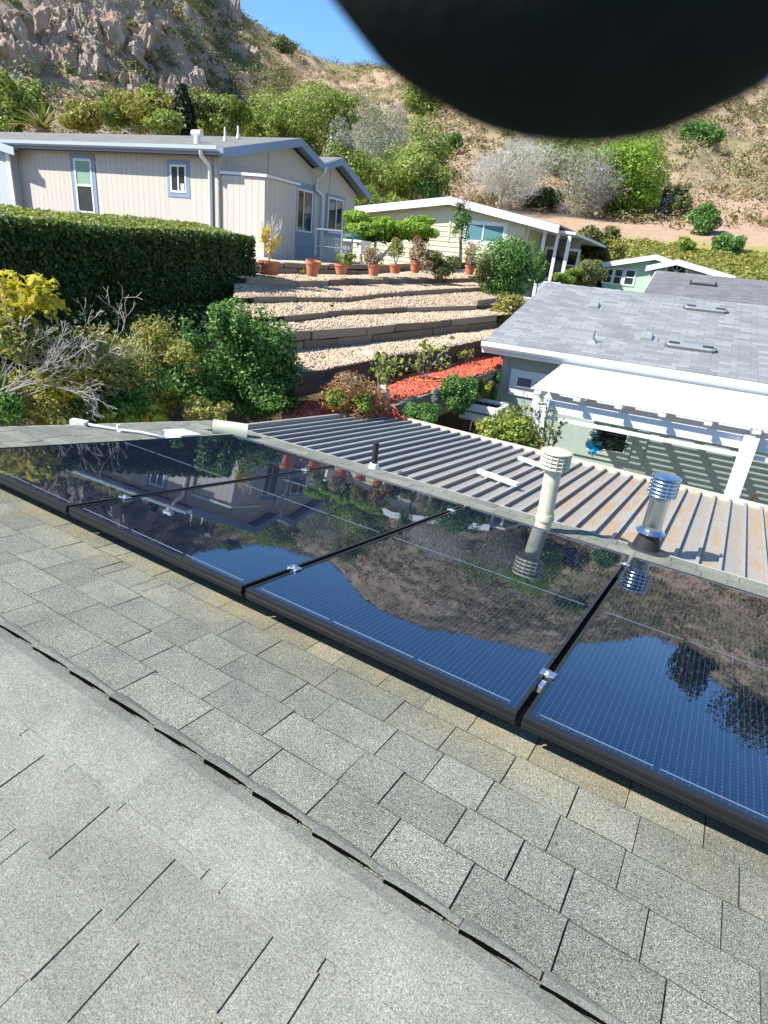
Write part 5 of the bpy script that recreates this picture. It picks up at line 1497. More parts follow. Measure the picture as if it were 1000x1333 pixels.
obj('stems', mb, M['bark'], t_)
V, F = leaf_quads(np.array(PP), _unit(np.array(NN)), .07, 2.0); raw_mesh('leaves', V, F, leaf_mat('sage_leaf', [(.05, .08, .04), (.12, .18, .07), (.30, .34, .16)], .3), t_)
near_shrub('pink_succulent', 'dull pink dry plant behind the cream vent cap', 'plant', 712, 592, 34, 20, 8.4, 500, .04, 'reddish', 6)
near_shrub('round_green_bush', 'rounded bright green bush below the red mulch bed', 'bush', 595, 518, 52, 58, 9.3, 6500, .040, 'bush', 14, up=.6)
near_shrub('low_green_plant', 'low spreading green plant left of the rounded bush', 'plant', 545, 537, 60, 34, 8.0, 4200, .034, 'bush', 14)
near_shrub('rusty_shrub', 'rusty red and green shrub at the foot of the terraces', 'shrub', 465, 520, 100, 62, 7.7, 5600, .038, 'reddish', 20, extra=[(440, 522, 32, 34, 900, .035, 'lime'), (470, 528, 34, 34, 900, .035, 'lime'), (455, 495, 40, 24, 300, .03, 'dry')])
near_shrub('red_ground_shrub', 'low red leaved shrub left of the rusty shrub', 'shrub', 418, 538, 60, 30, 8.0, 2400, .035, 'reddish', 10, to_ground=False)
near_shrub('grey_plant', 'small silver grey plant beside the rounded bush', 'plant', 567, 515, 18, 26, 8.9, 500, .04, 'grey', 5)
near_shrub('small_yellow_plant', 'small yellow green plant by the pale green house corner', 'plant', 632, 500, 22, 26, 11.0, 700, .045, 'glossy', 5)
near_shrub('tall_green_plant', 'green plant against the corner of the pale green house', 'plant', 646, 500, 18, 40, 11.6, 900, .05, 'bush', 5)
near_shrub('slope_ground_cover', 'yellow green ground cover patch beside the pale green roof', 'ground cover', 668, 405, 66, 46, 15.2, 5200, .06, 'golden', 14, .8, stem=False, to_ground=False)
# white planter boxes / stone by the corner
t_ = thing('stone_planter', 'weathered white planter box by the corner of the pale green house', 'planter', at(628, 525, 11.0))
c = at(632, 522, 11.0); Tq = lambda p: c + EX * p[0] + EY * p[1] + np.array([0, 0, p[2]])
for z0 in (-.32, -.16):
    for s_ in (-1, 1):
        mb = MB(Tq); mb.box((-.35, s_ * .3 - .04, z0), (.35, s_ * .3 + .04, z0 + .13)); obj('planter_board', mb, M['white'], t_, bevel=.01)
        mb = MB(Tq); mb.box((s_ * .35 - .04, -.255, z0), (s_ * .35 + .04, .255, z0 + .13)); obj('planter_board', mb, M['white'], t_, bevel=.01)
mb = MB(Tq); mb.box((-.30, -.25, -.32), (.30, .25, -.08)); obj('planter_soil', mb, M['pot_soil'], t_)
# roses on the mulch bed
for (bx, by, tx, ty, D, lab) in ((553, 494, 548, 465, 10.0, 'young rose with bare arching canes in the mulch bed'), (606, 482, 596, 466, 11.7, 'young rose at the right end of the mulch bed, with an orange ring'), (492, 515, 492, 483, 8.4, 'small pale leaved sapling standing in the mulch below the wall')):
    b0 = at(bx, by, D); rr = random.Random(bx); t_ = thing('rose_bush', lab, 'shrub', b0, 'young shrubs in the mulch bed')
    mb = MB(); ends = []
    for k in range(4): branches(mb, b0, at(tx + rr.uniform(-24, 24), ty, D) - b0, np.linalg.norm(at(tx, ty, D) - b0) * .7, .010, 2, .6, .1, 3, 5, g=rr, ends=ends)
    obj('canes', mb, M['grey_bark'], t_)
    PP = np.array([e[0] for e in ends for _ in range(7)]) + rng.normal(size=(len(ends) * 7, 3)) * .05
    V, F = leaf_quads(PP, _unit(rng.normal(size=PP.shape) + [0, 0, .8]), .06, 1.6); raw_mesh('leaves', V, F, L['glossy'], t_)
    if bx != 492:
        mb = MB(); mb.tube([b0 + np.array([math.cos(w) * .28, math.sin(w) * .28, .03]) for w in np.linspace(0, 6.2, 20)], .012, 6)
        tag(obj('hose_ring', mb, M['orange'], smooth=True), 'orange hose ring lying round the %s rose in the mulch' % ('cane' if bx == 553 else 'right end'), 'hose', 'orange hose rings')
M_rock = M['pale_rock']
def rock_geo(mb, c, r, seed, stretch=(1, 1, 1), n=14, craggy=False):
    g = np.random.default_rng(seed)
    bm = bmesh.new(); bmesh.ops.create_icosphere(bm, subdivisions=4 if craggy else 3, radius=1.0)
    V = np.array([v.co[:] for v in bm.verts]); F = [tuple(v.index for v in f.verts) for f in bm.faces]; bm.free()
    for _ in range(n):
        d = _unit(g.normal(size=(1, 3)))[0]; lim = g.uniform(.45, .85)
        h = V @ d; V = V - d[None] * np.maximum(0, h - lim)[:, None]
    V = V * (1 + (fbm(V[:, 0] * 4 + seed, V[:, 1] * 4 + V[:, 2] * 3, 3)[:, None] - .5) * .22)
    if craggy:
        w = ridged(V[:, 0] * 2.6 + seed, V[:, 1] * 2.6 + V[:, 2] * .5, 5, 4)
        V = V * (.62 + .62 * w)[:, None]
        tw = g.normal(0, .18, 2); V[:, 0] += V[:, 2] * tw[0]; V[:, 1] += V[:, 2] * tw[1]
    V = V * np.array(stretch) * r + np.array(c)
    mb.add(list(V), F)
for (px, py, D, r_, lab) in ((480, 463, 9.6, .11, 'pale round stone lying on the gravel above the lowest wall'), (388, 402, 11.2, .07, 'small stone on the gravel near the left end of the terraces'), (500, 520, 8.2, .16, 'white stone heap round the sapling in the mulch')):
    mb = MB(); rock_geo(mb, at(px, py, D) + [0, 0, r_ * .3], r_, int(px)); tag(obj('garden_stone', mb, M_rock, smooth=False), lab, 'stone', 'stones on the terraces')
near_shrub('spiky_clump', 'small pale strap leaved clump by the sapling in the mulch', 'plant', 488, 512, 34, 24, 8.1, 220, .11, 'grey', 5, aspect=6, to_ground=False, stem=False)

# ---- terracotta pots
pots = [(350, 357, 27, 18, 13.4, 'foliage', 'yellow_flower', (350, 309, 30, 42), 'terracotta pot on a saucer holding a yellow leaved shrub, by the hedge end'),
        (406, 359, 20, 21, 14.0, None, None, None, 'empty leaning terracotta pot beside the yellow shrub pot'),
        (444, 357, 19, 14, 14.8, 'foliage', 'glossy', (445, 334, 34, 22), 'low terracotta pot with a sprawling pale leaved plant'),
        (486, 359, 17, 16, 15.6, 'foliage', 'dry', (487, 331, 38, 32), 'terracotta pot holding a dry greyish shrub'),
        (514, 356, 17, 13, 16.2, 'foliage', 'golden', (516, 326, 30, 36), 'terracotta pot holding an upright olive green shrub'),
        (540, 355, 15, 14, 16.8, 'foliage', 'reddish', (545, 326, 26, 38), 'shaded terracotta pot holding a rusty leaved shrub'),
        (611, 357, 14, 12, 18.6, 'foliage', 'dry', (614, 330, 26, 30), 'small terracotta pot with dry plants left of the round bush')]
for i, (bx, by, w, h, D, kind, mt_, cr, lab) in enumerate(pots):
    b0 = at(bx, by, D); s = pxm(b0); r_ = w / 2 * s; hh = h * s * .9
    t_ = thing('flower_pot', lab, 'flower pot', b0, 'terracotta pots on the top terrace')
    ax = (.14, -.05, 1) if i == 1 else (0, 0, 1)
    mb = MB(); mb.lathe(b0, [(r_ * .66, 0), (r_ * .92, hh * .76), (r_ * 1.0, hh * .77), (r_ * 1.02, hh), (r_ * .9, hh), (r_ * .86, hh * .85)], 22, ax); obj('pot', mb, M['terracotta'], t_, autosmooth=35)
    mb = MB(); mb.lathe(b0 + [0, 0, hh * .82], [(r_ * .85, 0), (r_ * .84, .02)], 18, ax); obj('soil', mb, M['pot_soil'], t_)
    if i in (0,): mb = MB(); mb.lathe(b0 - [0, 0, .01], [(r_ * .8, 0), (r_ * 1.0, .05), (r_ * .95, .05)], 20); obj('saucer', mb, M['terracotta'], t_)
    if cr:
        c = at(cr[0], cr[1], D); s2 = pxm(c)
        mb = MB(); rr = random.Random(i)
        for k in range(5): branches(mb, b0 + [0, 0, hh * .8], (rr.uniform(-.4, .4), rr.uniform(-.4, .4), 1.5), max(.2, (c[2] - b0[2] - hh * .8) * .8), .012, 2, .45, .2, 3, 4, g=rr)
        obj('stems', mb, M['grey_bark'], t_)
        foliage('foliage', c, (cr[2] / 2 * s2, cr[2] / 2 * s2, cr[3] / 2 * s2), 620 if i else 300, .065, L[mt_], t_, 10, .2)
near_shrub('dry_shrub', 'dry olive shrub spilling over the terrace right of the pots', 'shrub', 575, 345, 60, 34, 17.0, 3200, .06, 'olive', 12, to_ground=False, extra=[(556, 335, 36, 40, 700, .06, 'dry')])

# ---- bigger garden plants at the top of the slope
near_shrub('round_bush', 'big round clipped bush with a shaded front beside the porch', 'bush', 664, 350, 84, 78, 17.4, 17000, .06, 'bush', 26, .9, to_ground=False, lobe_r=.5, shell=.75, extra=[(632, 350, 44, 58, 2400, .06, 'olive')])
near_shrub('small_round_bush', 'smaller round bush between the big clipped bush and the porch', 'bush', 704, 347, 26, 44, 18.6, 3500, .06, 'bush', 10, to_ground=False, shell=.7)
near_shrub('low_lime_bush', 'low lime green cushion bush beside the porch steps, left one', 'bush', 731, 362, 36, 16, 19.5, 2600, .06, 'lime', 9, to_ground=False, shell=.7)
near_shrub('low_lime_bush', 'low lime green bush nearer the long rounded hedge', 'bush', 748, 357, 24, 20, 20.5, 2200, .06, 'lime', 8, to_ground=False, shell=.7)
near_shrub('rounded_hedge', 'long rounded hedge between the porch and the mint house', 'hedge', 765, 356, 40, 40, 25.0, 6500, .09, 'olive', 14, 3.0, to_ground=False, shell=.75)
near_shrub('olive_scrub_tree', 'olive coloured scrubby trees behind the porch', 'tree', 778, 315, 66, 50, 38.0, 5200, .17, 'olive', 16, .8, extra=[(800, 322, 50, 36, 1400, .16, 'golden'), (752, 318, 40, 40, 1000, .16, 'golden')])
# topiary pair with whitish trunks
c = at(510, 300, 19.5)
t_ = thing('clipped_tree', 'broad low tree with bright green flat clipped crown behind the pots', 'tree', (c[0], c[1], .8))
for (cx, cy, w, h, n) in ((477, 293, 70, 34, 5200), (505, 297, 50, 36, 3000), (545, 298, 68, 34, 5200)):
    c2 = at(cx, cy, 19.5); s2 = pxm(c2); foliage('crown', c2, (w / 2 * s2, w / 2 * s2, h / 2 * s2), n, .085, L['topiary'], t_, 14, .6, 1.8, up=.6)
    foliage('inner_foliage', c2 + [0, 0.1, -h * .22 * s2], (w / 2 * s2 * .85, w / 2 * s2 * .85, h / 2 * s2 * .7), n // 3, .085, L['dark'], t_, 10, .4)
mb = MB(); rr = random.Random(9)
for (bx, tx) in ((476, 470), (480, 490), (486, 520), (470, 462)):
    A, B = at(bx, 345, 19.5), at(tx, 305, 19.5); mb.tube([A, (A + B) / 2 + [.08, 0, 0], B], [.06, .05, .035], 7)
obj('trunk', mb, M['pale_bark'], t_)
# slim upright tree by the olive house
b0 = at(599, 345, 19.0); t_ = thing('slim_tree', 'slim upright young tree in front of the olive lap siding', 'tree', b0)
mb = MB(); rr = random.Random(4); ends = []
for k in range(3): branches(mb, b0 + [rr.uniform(-.05, .05), 0, 0], (rr.uniform(-.05, .05), 0, 1), 1.0, .03, 2, .3, .5, 3, 5, .75, g=rr, ends=ends)
obj('trunk', mb, M['bark'], t_)
c = at(599, 292, 19.0); s2 = pxm(c); foliage('foliage', c, (15 * s2, 15 * s2, 24 * s2), 900, .085, L['bush'], t_, 12, .2, 3.0)
foliage('upper_twigs', at(600, 272, 19.0), (12 * s2, 12 * s2, 14 * s2), 160, .10, L['olive'], t_, 6, .1, 4.0)
# patio furniture by the beige house
M['steel'] = simple('grey_steel', (.28, .32, .36), .4, .1, metal=.6)
c = at(434, 334, 17.6); Tq = lambda p: c + EX * p[0] + EY * p[1] + np.array([0, 0, p[2]])
t_ = thing('steel_table', 'grey metal outdoor table with lower shelf by the beige house wall', 'table', c)
for z0, z1 in ((.62, .66), (.22, .24)):
    mb = MB(Tq); mb.box((-.42, -.3, z0), (.42, .3, z1)); obj('shelf' if z0 < .5 else 'table_top', mb, M['steel'], t_)
for sx in (-1, 1):
    for sy in (-1, 1):
        mb = MB(Tq); mb.box((sx * .40 - .02, sy * .27 - .02, 0), (sx * .40 + .02, sy * .27 + .02, .62)); obj('leg', mb, M['steel'], t_)
c = at(458, 330, 18.6); Tq = lambda p: c + EX * p[0] + EY * p[1] + np.array([0, 0, p[2]])
t_ = thing('white_table', 'low white garden table with a dark green cover under the clipped tree', 'table', c)
mb = MB(Tq); mb.box((-.45, -.3, .30), (.45, .3, .36)); obj('table_top', mb, M['white'], t_, bevel=.01)
for sx in (-.38, .38):
    mb = MB(Tq); mb.box((sx - .04, -.25, 0), (sx + .04, .25, .30)); obj('leg', mb, M['white'], t_)
mb = MB(); mb.lathe(c + [0, 0, .36], [(.30, 0), (.26, .12), (.05, .18)], 16); tag(obj('green_cover', mb, simple('dark_green_cloth', (.02, .10, .06), .7), smooth=True), 'dark green domed cover on the low white garden table', 'cover')

# ================================================================ TREES BEYOND THE HOUSES
def far_tree(name, label, cx, cy, wpx, hpx, D, n, leaf, mt_, lobes=16, trunk=True, bark='bark', depth=.9, extra=None, shell=.45, cat='tree', aspect=1.8, group='trees and bushes at the foot of the hill'):
    c = at(cx, cy, D); s = pxm(c); rx, rz = wpx / 2 * s, hpx / 2 * s; g0 = gz(c[0], c[1])
    rx *= 1.2; rz *= 1.18; n = int(n * 1.35)
    t_ = thing(name, label, cat, (c[0], c[1], g0), group)
    foliage('crown', c, (rx, rx * depth, rz), n, leaf, L[mt_], t_, lobes, shell, aspect)
    if extra:
        for (ex_, ey_, ew, eh, en, em) in extra:
            c2 = at(ex_, ey_, D - rx * .3); s2 = pxm(c2); foliage('crown', c2, (ew / 2 * s2, ew / 2 * s2 * depth * 1.2, eh / 2 * s2 * 1.15), int(en * 1.3), leaf, L[em], t_, 8, shell, aspect)
    if trunk:
        mb = MB(); rr = random.Random(int(cx + cy)); z0 = min(g0, c[2] - rz * .9) - .2
        H = c[2] - z0
        branches(mb, (c[0], c[1], z0), (rr.uniform(-.1, .1), 0, 1), H * .42, max(.06, rx * .05), 3, .5, .15, 3, 6, .62, g=rr, minr=.015)
        obj('trunk', mb, M[bark], t_)
    return t_
ft = [('bushy_tree', 'bright green bushy tree at the far left behind the beige roof', 14, 140, 50, 66, 44, 3600, .19, 'tree', None),
      ('bushy_tree', 'olive shrub tree right of the spiky palm', 108, 150, 56, 34, 43, 3200, .17, 'golden', None),
      ('bushy_tree', 'yellow green shrubby tree above the middle of the beige roof', 190, 146, 84, 48, 45, 5000, .17, 'golden', [(205, 135, 46, 40, 900, 'tree')]),
      ('bushy_tree', 'grey green tree above the turbine vent', 285, 152, 64, 44, 44, 4400, .17, 'tree', [(265, 140, 40, 34, 800, 'olive'), (310, 150, 40, 36, 900, 'lime')]),
      ('bushy_tree', 'green tree just left of the beige gable peak', 338, 165, 60, 36, 46, 3600, .17, 'tree', None),
      ('bushy_tree', 'bright lime green tree right of the beige gable peak', 398, 158, 120, 76, 48, 11000, .16, 'tree', [(440, 140, 70, 44, 2400, 'tree'), (380, 178, 60, 40, 1200, 'lime'), (358, 160, 50, 40, 1000, 'tree')]),
      ('bushy_tree', 'bright green tree right of the grey leafless tree', 543, 205, 74, 76, 47, 8000, .16, 'tree', [(560, 228, 54, 54, 2200, 'tree'), (520, 235, 60, 34, 1600, 'tree')]),
      ('bushy_tree', 'dark green tree just above the ridge of the olive house', 545, 232, 84, 52, 43, 7200, .15, 'tree', [(500, 235, 50, 34, 1600, 'tree'), (560, 235, 40, 40, 1500, 'bush')]),
      ('bushy_tree', 'green shrub mass beyond the second beige gable', 462, 218, 84, 60, 44, 6000, .15, 'tree', [(435, 205, 50, 50, 1600, 'tree'), (450, 190, 60, 60, 2000, 'grey')]),
      ('bushy_tree', 'low bright green bush under the grey leafless tree', 470, 248, 34, 16, 40, 1600, .13, 'lime', None),
      ('hillside_tree', 'olive green tree on the hillside below the skyline dip', 548, 135, 50, 44, 78, 3600, .26, 'tree', [(575, 152, 46, 40, 1200, 'golden'), (600, 160, 30, 30, 600, 'golden')]),
      ('hillside_tree', 'small dark green bush on the bare slope left of the white twiggy tree', 590, 187, 26, 24, 62, 1500, .2, 'bush', None),
      ('bushy_tree', 'green leafy tree behind the white twiggy tree', 748, 200, 84, 66, 50, 6000, .17, 'tree', None),
      ('bushy_tree', 'large lime green tree right of the grey twiggy tree', 815, 236, 104, 88, 45, 12000, .16, 'topiary', [(790, 215, 70, 44, 2200, 'tree'), (835, 250, 50, 40, 1800, 'topiary'), (808, 268, 70, 34, 1800, 'tree')]),
      ('bushy_tree', 'dark green shrub at the foot of the white twiggy tree', 703, 260, 56, 26, 42, 2600, .15, 'dark', [(715, 255, 30, 20, 500, 'bush')]),
      ('bushy_tree', 'grey green feathery shrub right of the large lime tree', 880, 262, 44, 40, 46, 2600, .16, 'olive', [(872, 268, 30, 26, 700, 'grey')]),
      ('bushy_tree', 'dark green conical shrub below the bare pink slope', 914, 288, 40, 36, 46, 2800, .16, 'bush', None),
      ('bushy_tree', 'rounded dark green bush on the grassy bank at the right', 950, 316, 38, 26, 43, 2600, .13, 'bush', None),
      ('bushy_tree', 'small bright green bush on the grassy bank above the mint house', 895, 318, 22, 20, 42, 1100, .12, 'lime', None),
      ('hillside_tree', 'dark green bush high on the dry slope at the right', 912, 170, 56, 28, 95, 2200, .32, 'bush', [(935, 178, 24, 18, 400, 'bush')]),
      ('hillside_tree', 'grey bush on the skyline left of the dip', 370, 57, 38, 22, 150, 1500, .4, 'olive', None)]
ft += [('bushy_tree', 'low green bush left of the conifer, just over the beige roof', 215, 160, 50, 26, 42, 2200, .16, 'tree', None),
       ('bushy_tree', 'round olive tree between the conifer and the turbine vent', 262, 150, 40, 50, 46, 2800, .17, 'olive', None),
       ('bushy_tree', 'pale green bush between the palm and the yellow green tree', 148, 152, 46, 34, 46, 2400, .17, 'tree', None),
       ('bushy_tree', 'tall green tree at the far left edge of the roof', 40, 130, 50, 44, 50, 2800, .19, 'tree', None)]
for (nm, lab, cx, cy, w, h, D, n, lf, mt_, ex) in ft:
    seen = cx > 540 and not (cx == 543 or cx == 545)
    if seen:
        D2 = hit(cx, cy + h * .47, 30)[1]; k_ = D2 / D; D = D2; lf *= min(1.5, k_)
    far_tree(nm, lab, cx, cy, w, h, D, n, lf, mt_, extra=ex, trunk=not seen or w > 70)
# dark conifer
c = at(238, 145, 43); s = pxm(c); t_ = thing('dark_conifer', 'dark pointed conifer behind the beige roof', 'tree', (c[0], c[1], gz(c[0], c[1])), 'trees and bushes at the foot of the hill')
PP, NN = [], []
for k in range(3400):
    q = rng.random() ** .7; a = rng.uniform(0, 6.28); lay = math.floor(q * 9) / 9; rr_ = (.25 + q) * 22 * s * rng.uniform(.3, 1) * (1 - .35 * ((q * 9) % 1))
    PP.append(c + np.array([math.cos(a) * rr_, math.sin(a) * rr_, (30 - q * 62) * s])); NN.append([math.cos(a), math.sin(a), .6])
V, F = leaf_quads(np.array(PP), _unit(np.array(NN) + .5 * rng.normal(size=(len(PP), 3))), .26, 2.2); raw_mesh('needles', V, F, L['conifer'], t_)
mb = MB(); mb.tube([(c[0], c[1], gz(c[0], c[1]) - .3), c + [0, 0, 26 * s]], [.2, .04], 7); obj('trunk', mb, M['bark'], t_)
# spiky palm
c = at(55, 158, 42); s = pxm(c); t_ = thing('spiky_palm', 'spiky palm with long arching leaves above the left of the beige roof', 'palm', (c[0], c[1], gz(c[0], c[1])), 'trees and bushes at the foot of the hill')
rr = random.Random(3)
for k in range(44):
    a = rr.uniform(0, 6.28); e = rr.uniform(.1, 1.3); ln_ = rr.uniform(26, 48) * s
    p = c - [0, 0, 10 * s]; d = np.array([math.cos(a) * math.cos(e), math.sin(a) * math.cos(e), math.sin(e)]); sd = np.cross(d, [0, 0, 1]); sd /= np.linalg.norm(sd)
    vs_, fs = [], []
    for i in range(6):
        q = i / 5; w = .13 * (1 - q) + .01; vs_ += [p - sd * w, p + [0, 0, -.03], p + sd * w]; p = p + d * ln_ / 5; d = d + np.array([0, 0, -.16]); d /= np.linalg.norm(d)
        if i: b = (i - 1) * 3; fs += [(b, b + 1, b + 4, b + 3), (b + 1, b + 2, b + 5, b + 4)]
    mb = MB(); mb.add(vs_, fs); obj('frond', mb, L['olive'] if k % 3 else L['dry'], t_, recalc=False)
mb = MB(); mb.tube([(c[0], c[1], gz(c[0], c[1]) - .2), c - [0, 0, 9 * s]], [.3, .28], 9); obj('trunk', mb, M['bark'], t_)
# leafless twiggy trees
def twig_tree(label, bx, by, cx, cy, wpx, hpx, D, mt_, n_twigs, seed, leafs=None):
    b, D = hit(bx, by, 30); b = b.copy(); g0 = b[2] - .2
    c = at(cx, cy, D); s = pxm(c)
    t_ = thing('leafless_tree', label, 'tree', (b[0], b[1], g0), 'leafless trees at the foot of the hill')
    mb = MB(); rr = random.Random(seed); ends = []
    top = c[2] + hpx / 2 * s; H = top - b[2]
    for k in range(3):
        branches(mb, (b[0] + rr.uniform(-.2, .2), b[1], g0), (rr.uniform(-.35, .35) + (cx - bx) * s / H * .5, rr.uniform(-.3, .3), 1), H * .25, .12, 5, .55, .12, 3, 5, .72, (2, 3), rr, ends, .012)
    obj('branches', mb, M[mt_], t_)
    P, out = cloud(c, (wpx / 2 * s, wpx / 2 * s * .9, hpx / 2 * s), n_twigs, 16, .25, seed)
    d = _unit(out * .3 + 1.0 * rng.normal(size=P.shape) + [0, 0, .5]); sd = _unit(np.cross(d, rng.normal(size=P.shape)))
    ln_ = rng.uniform(.35, .9, (n_twigs, 1)); w = .0085
    V = np.stack([P - sd * w, P + sd * w, P + d * ln_ * .9 + sd * w, P + d * ln_], 1).reshape(-1, 3)
    raw_mesh('twigs', V, np.arange(4 * n_twigs).reshape(-1, 4), M[mt_], t_)
    if leafs: foliage('sparse_leaves', c, (wpx / 2 * s, wpx / 2 * s, hpx / 2 * s), int(leafs * 1.3), .16, L['pale_tree'], t_, 16, .35)
twig_tree('large grey leafless tree beyond the second beige gable', 497, 256, 492, 188, 136, 124, 45.5, 'grey_bark', 7000, 11, 8000)
twig_tree('white leafless tree on the slope behind the ridge of the olive house', 648, 272, 668, 222, 120, 100, 46, 'pale_bark', 7500, 12, 2600)
twig_tree('grey twiggy tree with forked trunk left of the large lime tree', 778, 285, 762, 238, 96, 84, 44, 'grey_bark', 5500, 13, 5000)

# ================================================================ HILLSIDE: rock, scrub
def rock_mat():
    mt, t, p = nodes_of('crag_rock')
    n = noise_(t, .9, 8, .7); n2 = noise_(t, .25, 4, .6)
    c = ramp_(t, n, [(.30, (.15, .115, .09)), (.45, (.33, .265, .21)), (.60, (.45, .375, .30)), (.76, (.58, .50, .42))])
    c = mixc(t, ramp_(t, n2, [(.45, 0.0), (.65, .7)]), c, (.40, .27, .20))
    t.links.new(c, p.inputs['Base Color']); p.inputs['Roughness'].default_value = .95
    bump_(t, p, noise_(t, 1.6, 8, .75), .8, .35); return mt
M['rock'] = rock_mat()
crags = [(10, 30, 70, 100, 'jagged grey rock mass at the upper left edge of the hill'), (14, 104, 70, 40, 'low shadowed rocks just above the trees at the left edge'), (62, 26, 50, 66, 'blocky tan crag right of the green bush on the cliff'),
         (92, 14, 46, 60, 'tall tan rock tower at the top of the cliff'), (126, 30, 60, 70, 'broad pinkish crag in the middle of the cliff'), (156, 66, 60, 70, 'ribbed tan rock face below the cliff top'),
         (176, 22, 40, 80, 'dark sided pinnacle with its right face in shadow'), (110, 84, 70, 44, 'sloping tan rock slab in the middle of the cliff'), (186, 70, 34, 60, 'grey split rock beside the green gully'),
         (214, 112, 56, 40, 'pale pinkish outcrop above the conifer'), (242, 108, 30, 46, 'grey angular rock right of the conifer tip'), (70, 72, 50, 36, 'broken rocks below the tan crag on the left'),
         (160, 110, 60, 26, 'small pale rocks above the yellow green shrub tree'), (300, 14, 30, 34, 'rock step on the skyline left of the sky'), (324, 62, 30, 22, 'pale stepped rocks on the dry slope below the skyline'),
         (428, 136, 22, 22, 'small pinkish outcrop above the lime green tree'), (30, 66, 50, 26, 'dark shaded rocks under the green bush on the cliff'), (205, 34, 26, 24, 'grey rock block at the top of the green gully')]
for i, (px, py, w, h, lab) in enumerate(crags):
    P, D = hit(px, py + h * .30, 60); s = pxm(P)
    rr = random.Random(i + 40); mb = MB()
    for k in range(11):
        ox_, oz_ = rr.uniform(-.45, .45) * w * s, rr.uniform(-.40, .45) * h * s
        r_ = rr.uniform(.20, .42) * min(w, h) * s
        pos = P + RX * ox_ + np.array([0, 0, oz_ * .9 + .08 * h * s]) + np.array([-.55, .83, 0]) * (oz_ * .85 + r_ * .45)
        rock_geo(mb, pos, r_, i * 20 + k, (rr.uniform(.6, 1.0), rr.uniform(.8, 1.1), rr.uniform(.9, 1.6)), 16, True)
    tag(obj('rock_outcrop', mb, M['rock'], smooth=False), lab, 'rock', 'rock outcrops on the hillside')
# scrub that nobody could count
def scrub(name, label, n, leaf, mt_, azr, Dr, dens, per=26, size=(.6, 1.6), seed=1):
    g = np.random.default_rng(seed)
    az = np.radians(g.uniform(*azr, n * 3)); D = np.sqrt(g.uniform(Dr[0] ** 2, Dr[1] ** 2, n * 3))
    x = CAM[0] + D * np.sin(az); y = CAM[1] + D * np.cos(az)
    w = dens(x, y, D, np.degrees(az)); keep = g.random(n * 3) < w; x, y = x[keep][:n], y[keep][:n]
    z = ground(x, y); k = len(x); r_ = g.uniform(*size, k)
    q = _unit(g.normal(size=(k * per, 3))); q[:, 2] = np.abs(q[:, 2])
    c = np.repeat(np.stack([x, y, z + r_ * .15], 1), per, 0); rr_ = np.repeat(r_, per)[:, None]
    P = c + q * rr_ * g.uniform(.55, 1, (k * per, 1)) * np.array([1, 1, .75])
    V, F = leaf_quads(P, _unit(q + .5 * g.normal(size=q.shape)), leaf, 1.5)
    o = raw_mesh(name, V, F, L[mt_]); tag(o, kind='stuff'); o['label'] = label
gul = lambda x, y: fbm(x / 11, y / 11, 61)
scrub('green_scrub', 'olive green scrub covering the hillside', 3200, .26, 'olive', (-64, 18), (60, 172), lambda x, y, D, a: sstep(.48, .6, gul(x, y)) * (.25 + .9 * sstep(-38, -44, a) * sstep(-53, -47, a)) + .05 + .55 * sstep(-46, -50, a), 60, (.6, 1.9), 2)
scrub('foot_scrub', 'green bushes massed along the foot of the rocky hill', 900, .22, 'tree', (-66, -30), (44, 64), lambda x, y, D, a: .75 + 0 * x, 90, (.9, 2.2), 12)
scrub('golden_scrub', 'yellow green scrub on the lower hillside', 1500, .30, 'hill_gold', (-64, 18), (58, 120), lambda x, y, D, a: sstep(.5, .6, fbm(x / 8, y / 8, 91)) * .8 + .04, 26, (.5, 1.4), 3)
scrub('dry_scrub', 'dry brown scrub and grass on the hillside', 13000, .20, 'dry', (-64, 22), (60, 174), lambda x, y, D, a: .75 + 0 * x, 26, (.35, 1.2), 4)
scrub('dark_scrub', 'dark shrubs along the gullies of the hillside', 160, .30, 'dark', (-62, 18), (75, 168), lambda x, y, D, a: sstep(.54, .62, gul(x + 7, y)), 40, (.7, 2.0), 5)
scrub('bank_grass', 'yellow green grass on the bank above the mint house', 9000, .20, 'bank', (-22, 14), (30, 50), lambda x, y, D, a: sstep(.38, .5, fbm(x / 2.5, y / 2.5, 33)), 8, (.07, .2), 6)
scrub('bank_dry_grass', 'dry yellow grass tufts on the bank at the right', 3500, .18, 'golden', (-22, 14), (30, 52), lambda x, y, D, a: sstep(.48, .56, fbm(x / 3, y / 3, 35)), 8, (.08, .25), 7)
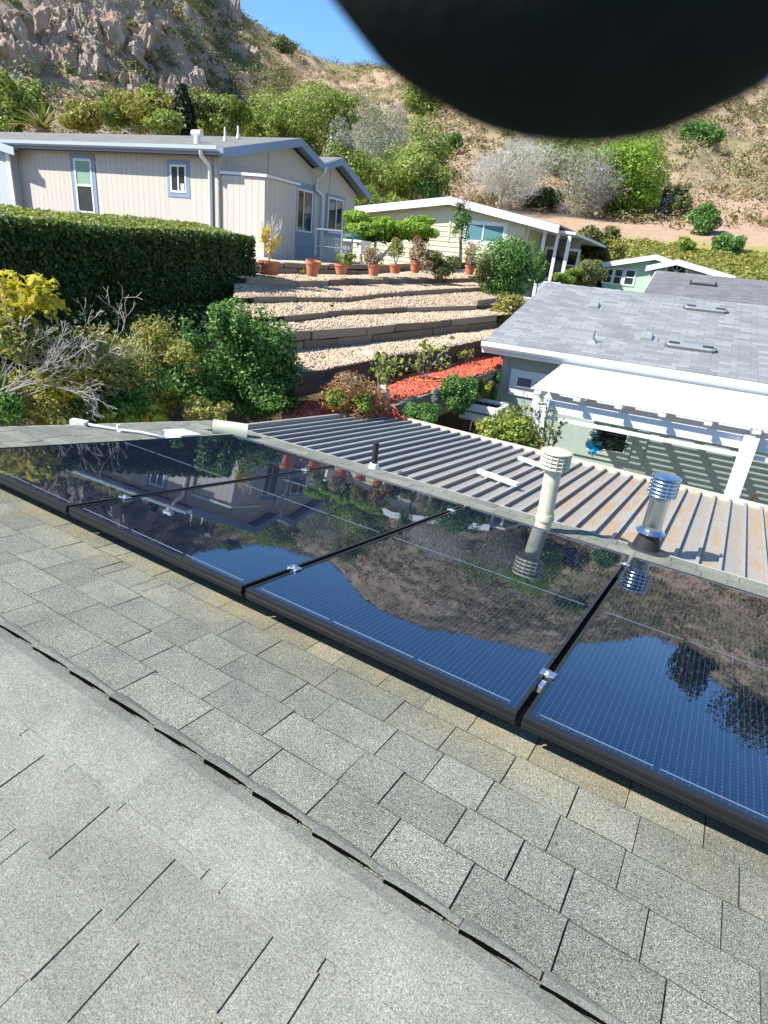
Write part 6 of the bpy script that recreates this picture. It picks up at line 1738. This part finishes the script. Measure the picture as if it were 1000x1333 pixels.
# trees standing on the skyline to the right, seen mirrored in the nearest panel
for i, (a, D, H, W, lab) in enumerate([(3.5, 120, 15, 9, 'tall dark tree on the right skyline, seen mirrored in the nearest panel'), (9.0, 118, 16, 16, 'broad dark tree beyond the right edge, seen mirrored in the nearest panel'), (13.5, 115, 14, 14, 'dark tree beyond the right edge of the hill'), (-20, 150, 5, 10, 'low bush on the skyline hidden by the black shape'), (-12, 152, 4, 9, 'second low bush on the skyline')][:3]):
    x, y = CAM[0] + D * math.sin(R(a)), CAM[1] + D * math.cos(R(a)); g0 = gz(x, y)
    E0 = CAM[2] + D * math.tan(R(np.interp(a, [1, 4, 9, 14], [14.2, 16.0, 17.0, 15.5])))
    cz_ = E0 - H / 2
    t_ = thing('skyline_tree', lab, 'tree', (x, y, g0), 'trees on the right skyline')
    foliage('crown', (x, y, cz_), (W / 2, W / 2, H / 2), 5200, .6, L['dark'], t_, 16, .5)
    foliage('crown_light', (x, y, cz_ + .4), (W / 2, W / 2, H / 2), 1500, .6, L['olive'], t_, 12, .7)
    mb = MB(); mb.tube([(x, y, g0 - .5), (x, y, cz_)], [.5, .3], 8); obj('trunk', mb, M['bark'], t_)

# ================================================================ the dark fingertip close to the lens
def finger():
    cd = .046
    P_ = lambda px, py, z: CAM + z * (RF + (px - 500) / FPX * RX + (py - 666.5) / FPX * RD)
    tip = P_(766, -178, cd); back_ = P_(818, -900, cd * 1.12)
    ax = back_ - tip; ax /= np.linalg.norm(ax); 
    r0 = .0212
    sx = np.cross(ax, RF); sx /= np.linalg.norm(sx); sz = np.cross(sx, ax)
    mb = MB(); n = 40; rows = []
    prof = [(-r0 * .985 * 1.0, .02), (-r0 * .96, .25), (-r0 * .87, .47), (-r0 * .70, .69), (-r0 * .45, .87), (-r0 * .15, .975), (.004, 1.0), (.014, 1.01), (.026, 1.0), (.040, 1.04), (.052, 1.02), (.07, 1.08)]
    vs_ = []
    for t, k in prof:
        for j in range(n):
            w = 2 * math.pi * j / n
            vs_.append(tip + ax * t + sx * math.cos(w) * r0 * k * 1.12 + sz * math.sin(w) * r0 * k * .62)
    fs = [(i * n + j, i * n + (j + 1) % n, (i + 1) * n + (j + 1) % n, (i + 1) * n + j) for i in range(len(prof) - 1) for j in range(n)] + [tuple(range(n)), tuple(range((len(prof) - 1) * n, len(prof) * n))]
    mb.add(vs_, fs)
    o = obj('fingertip', mb, simple('black_knit_glove', (.009, .013, .013), .9, .4, 160, bump=.1, bscale=500, spec=.1), smooth=True)
    tag(o, 'blurred black rounded fingertip very close to the lens, covering the upper right corner', 'finger')
finger()
print('objects', len(bpy.data.objects), 'tris', sum(len(m_.polygons) for m_ in bpy.data.meshes))
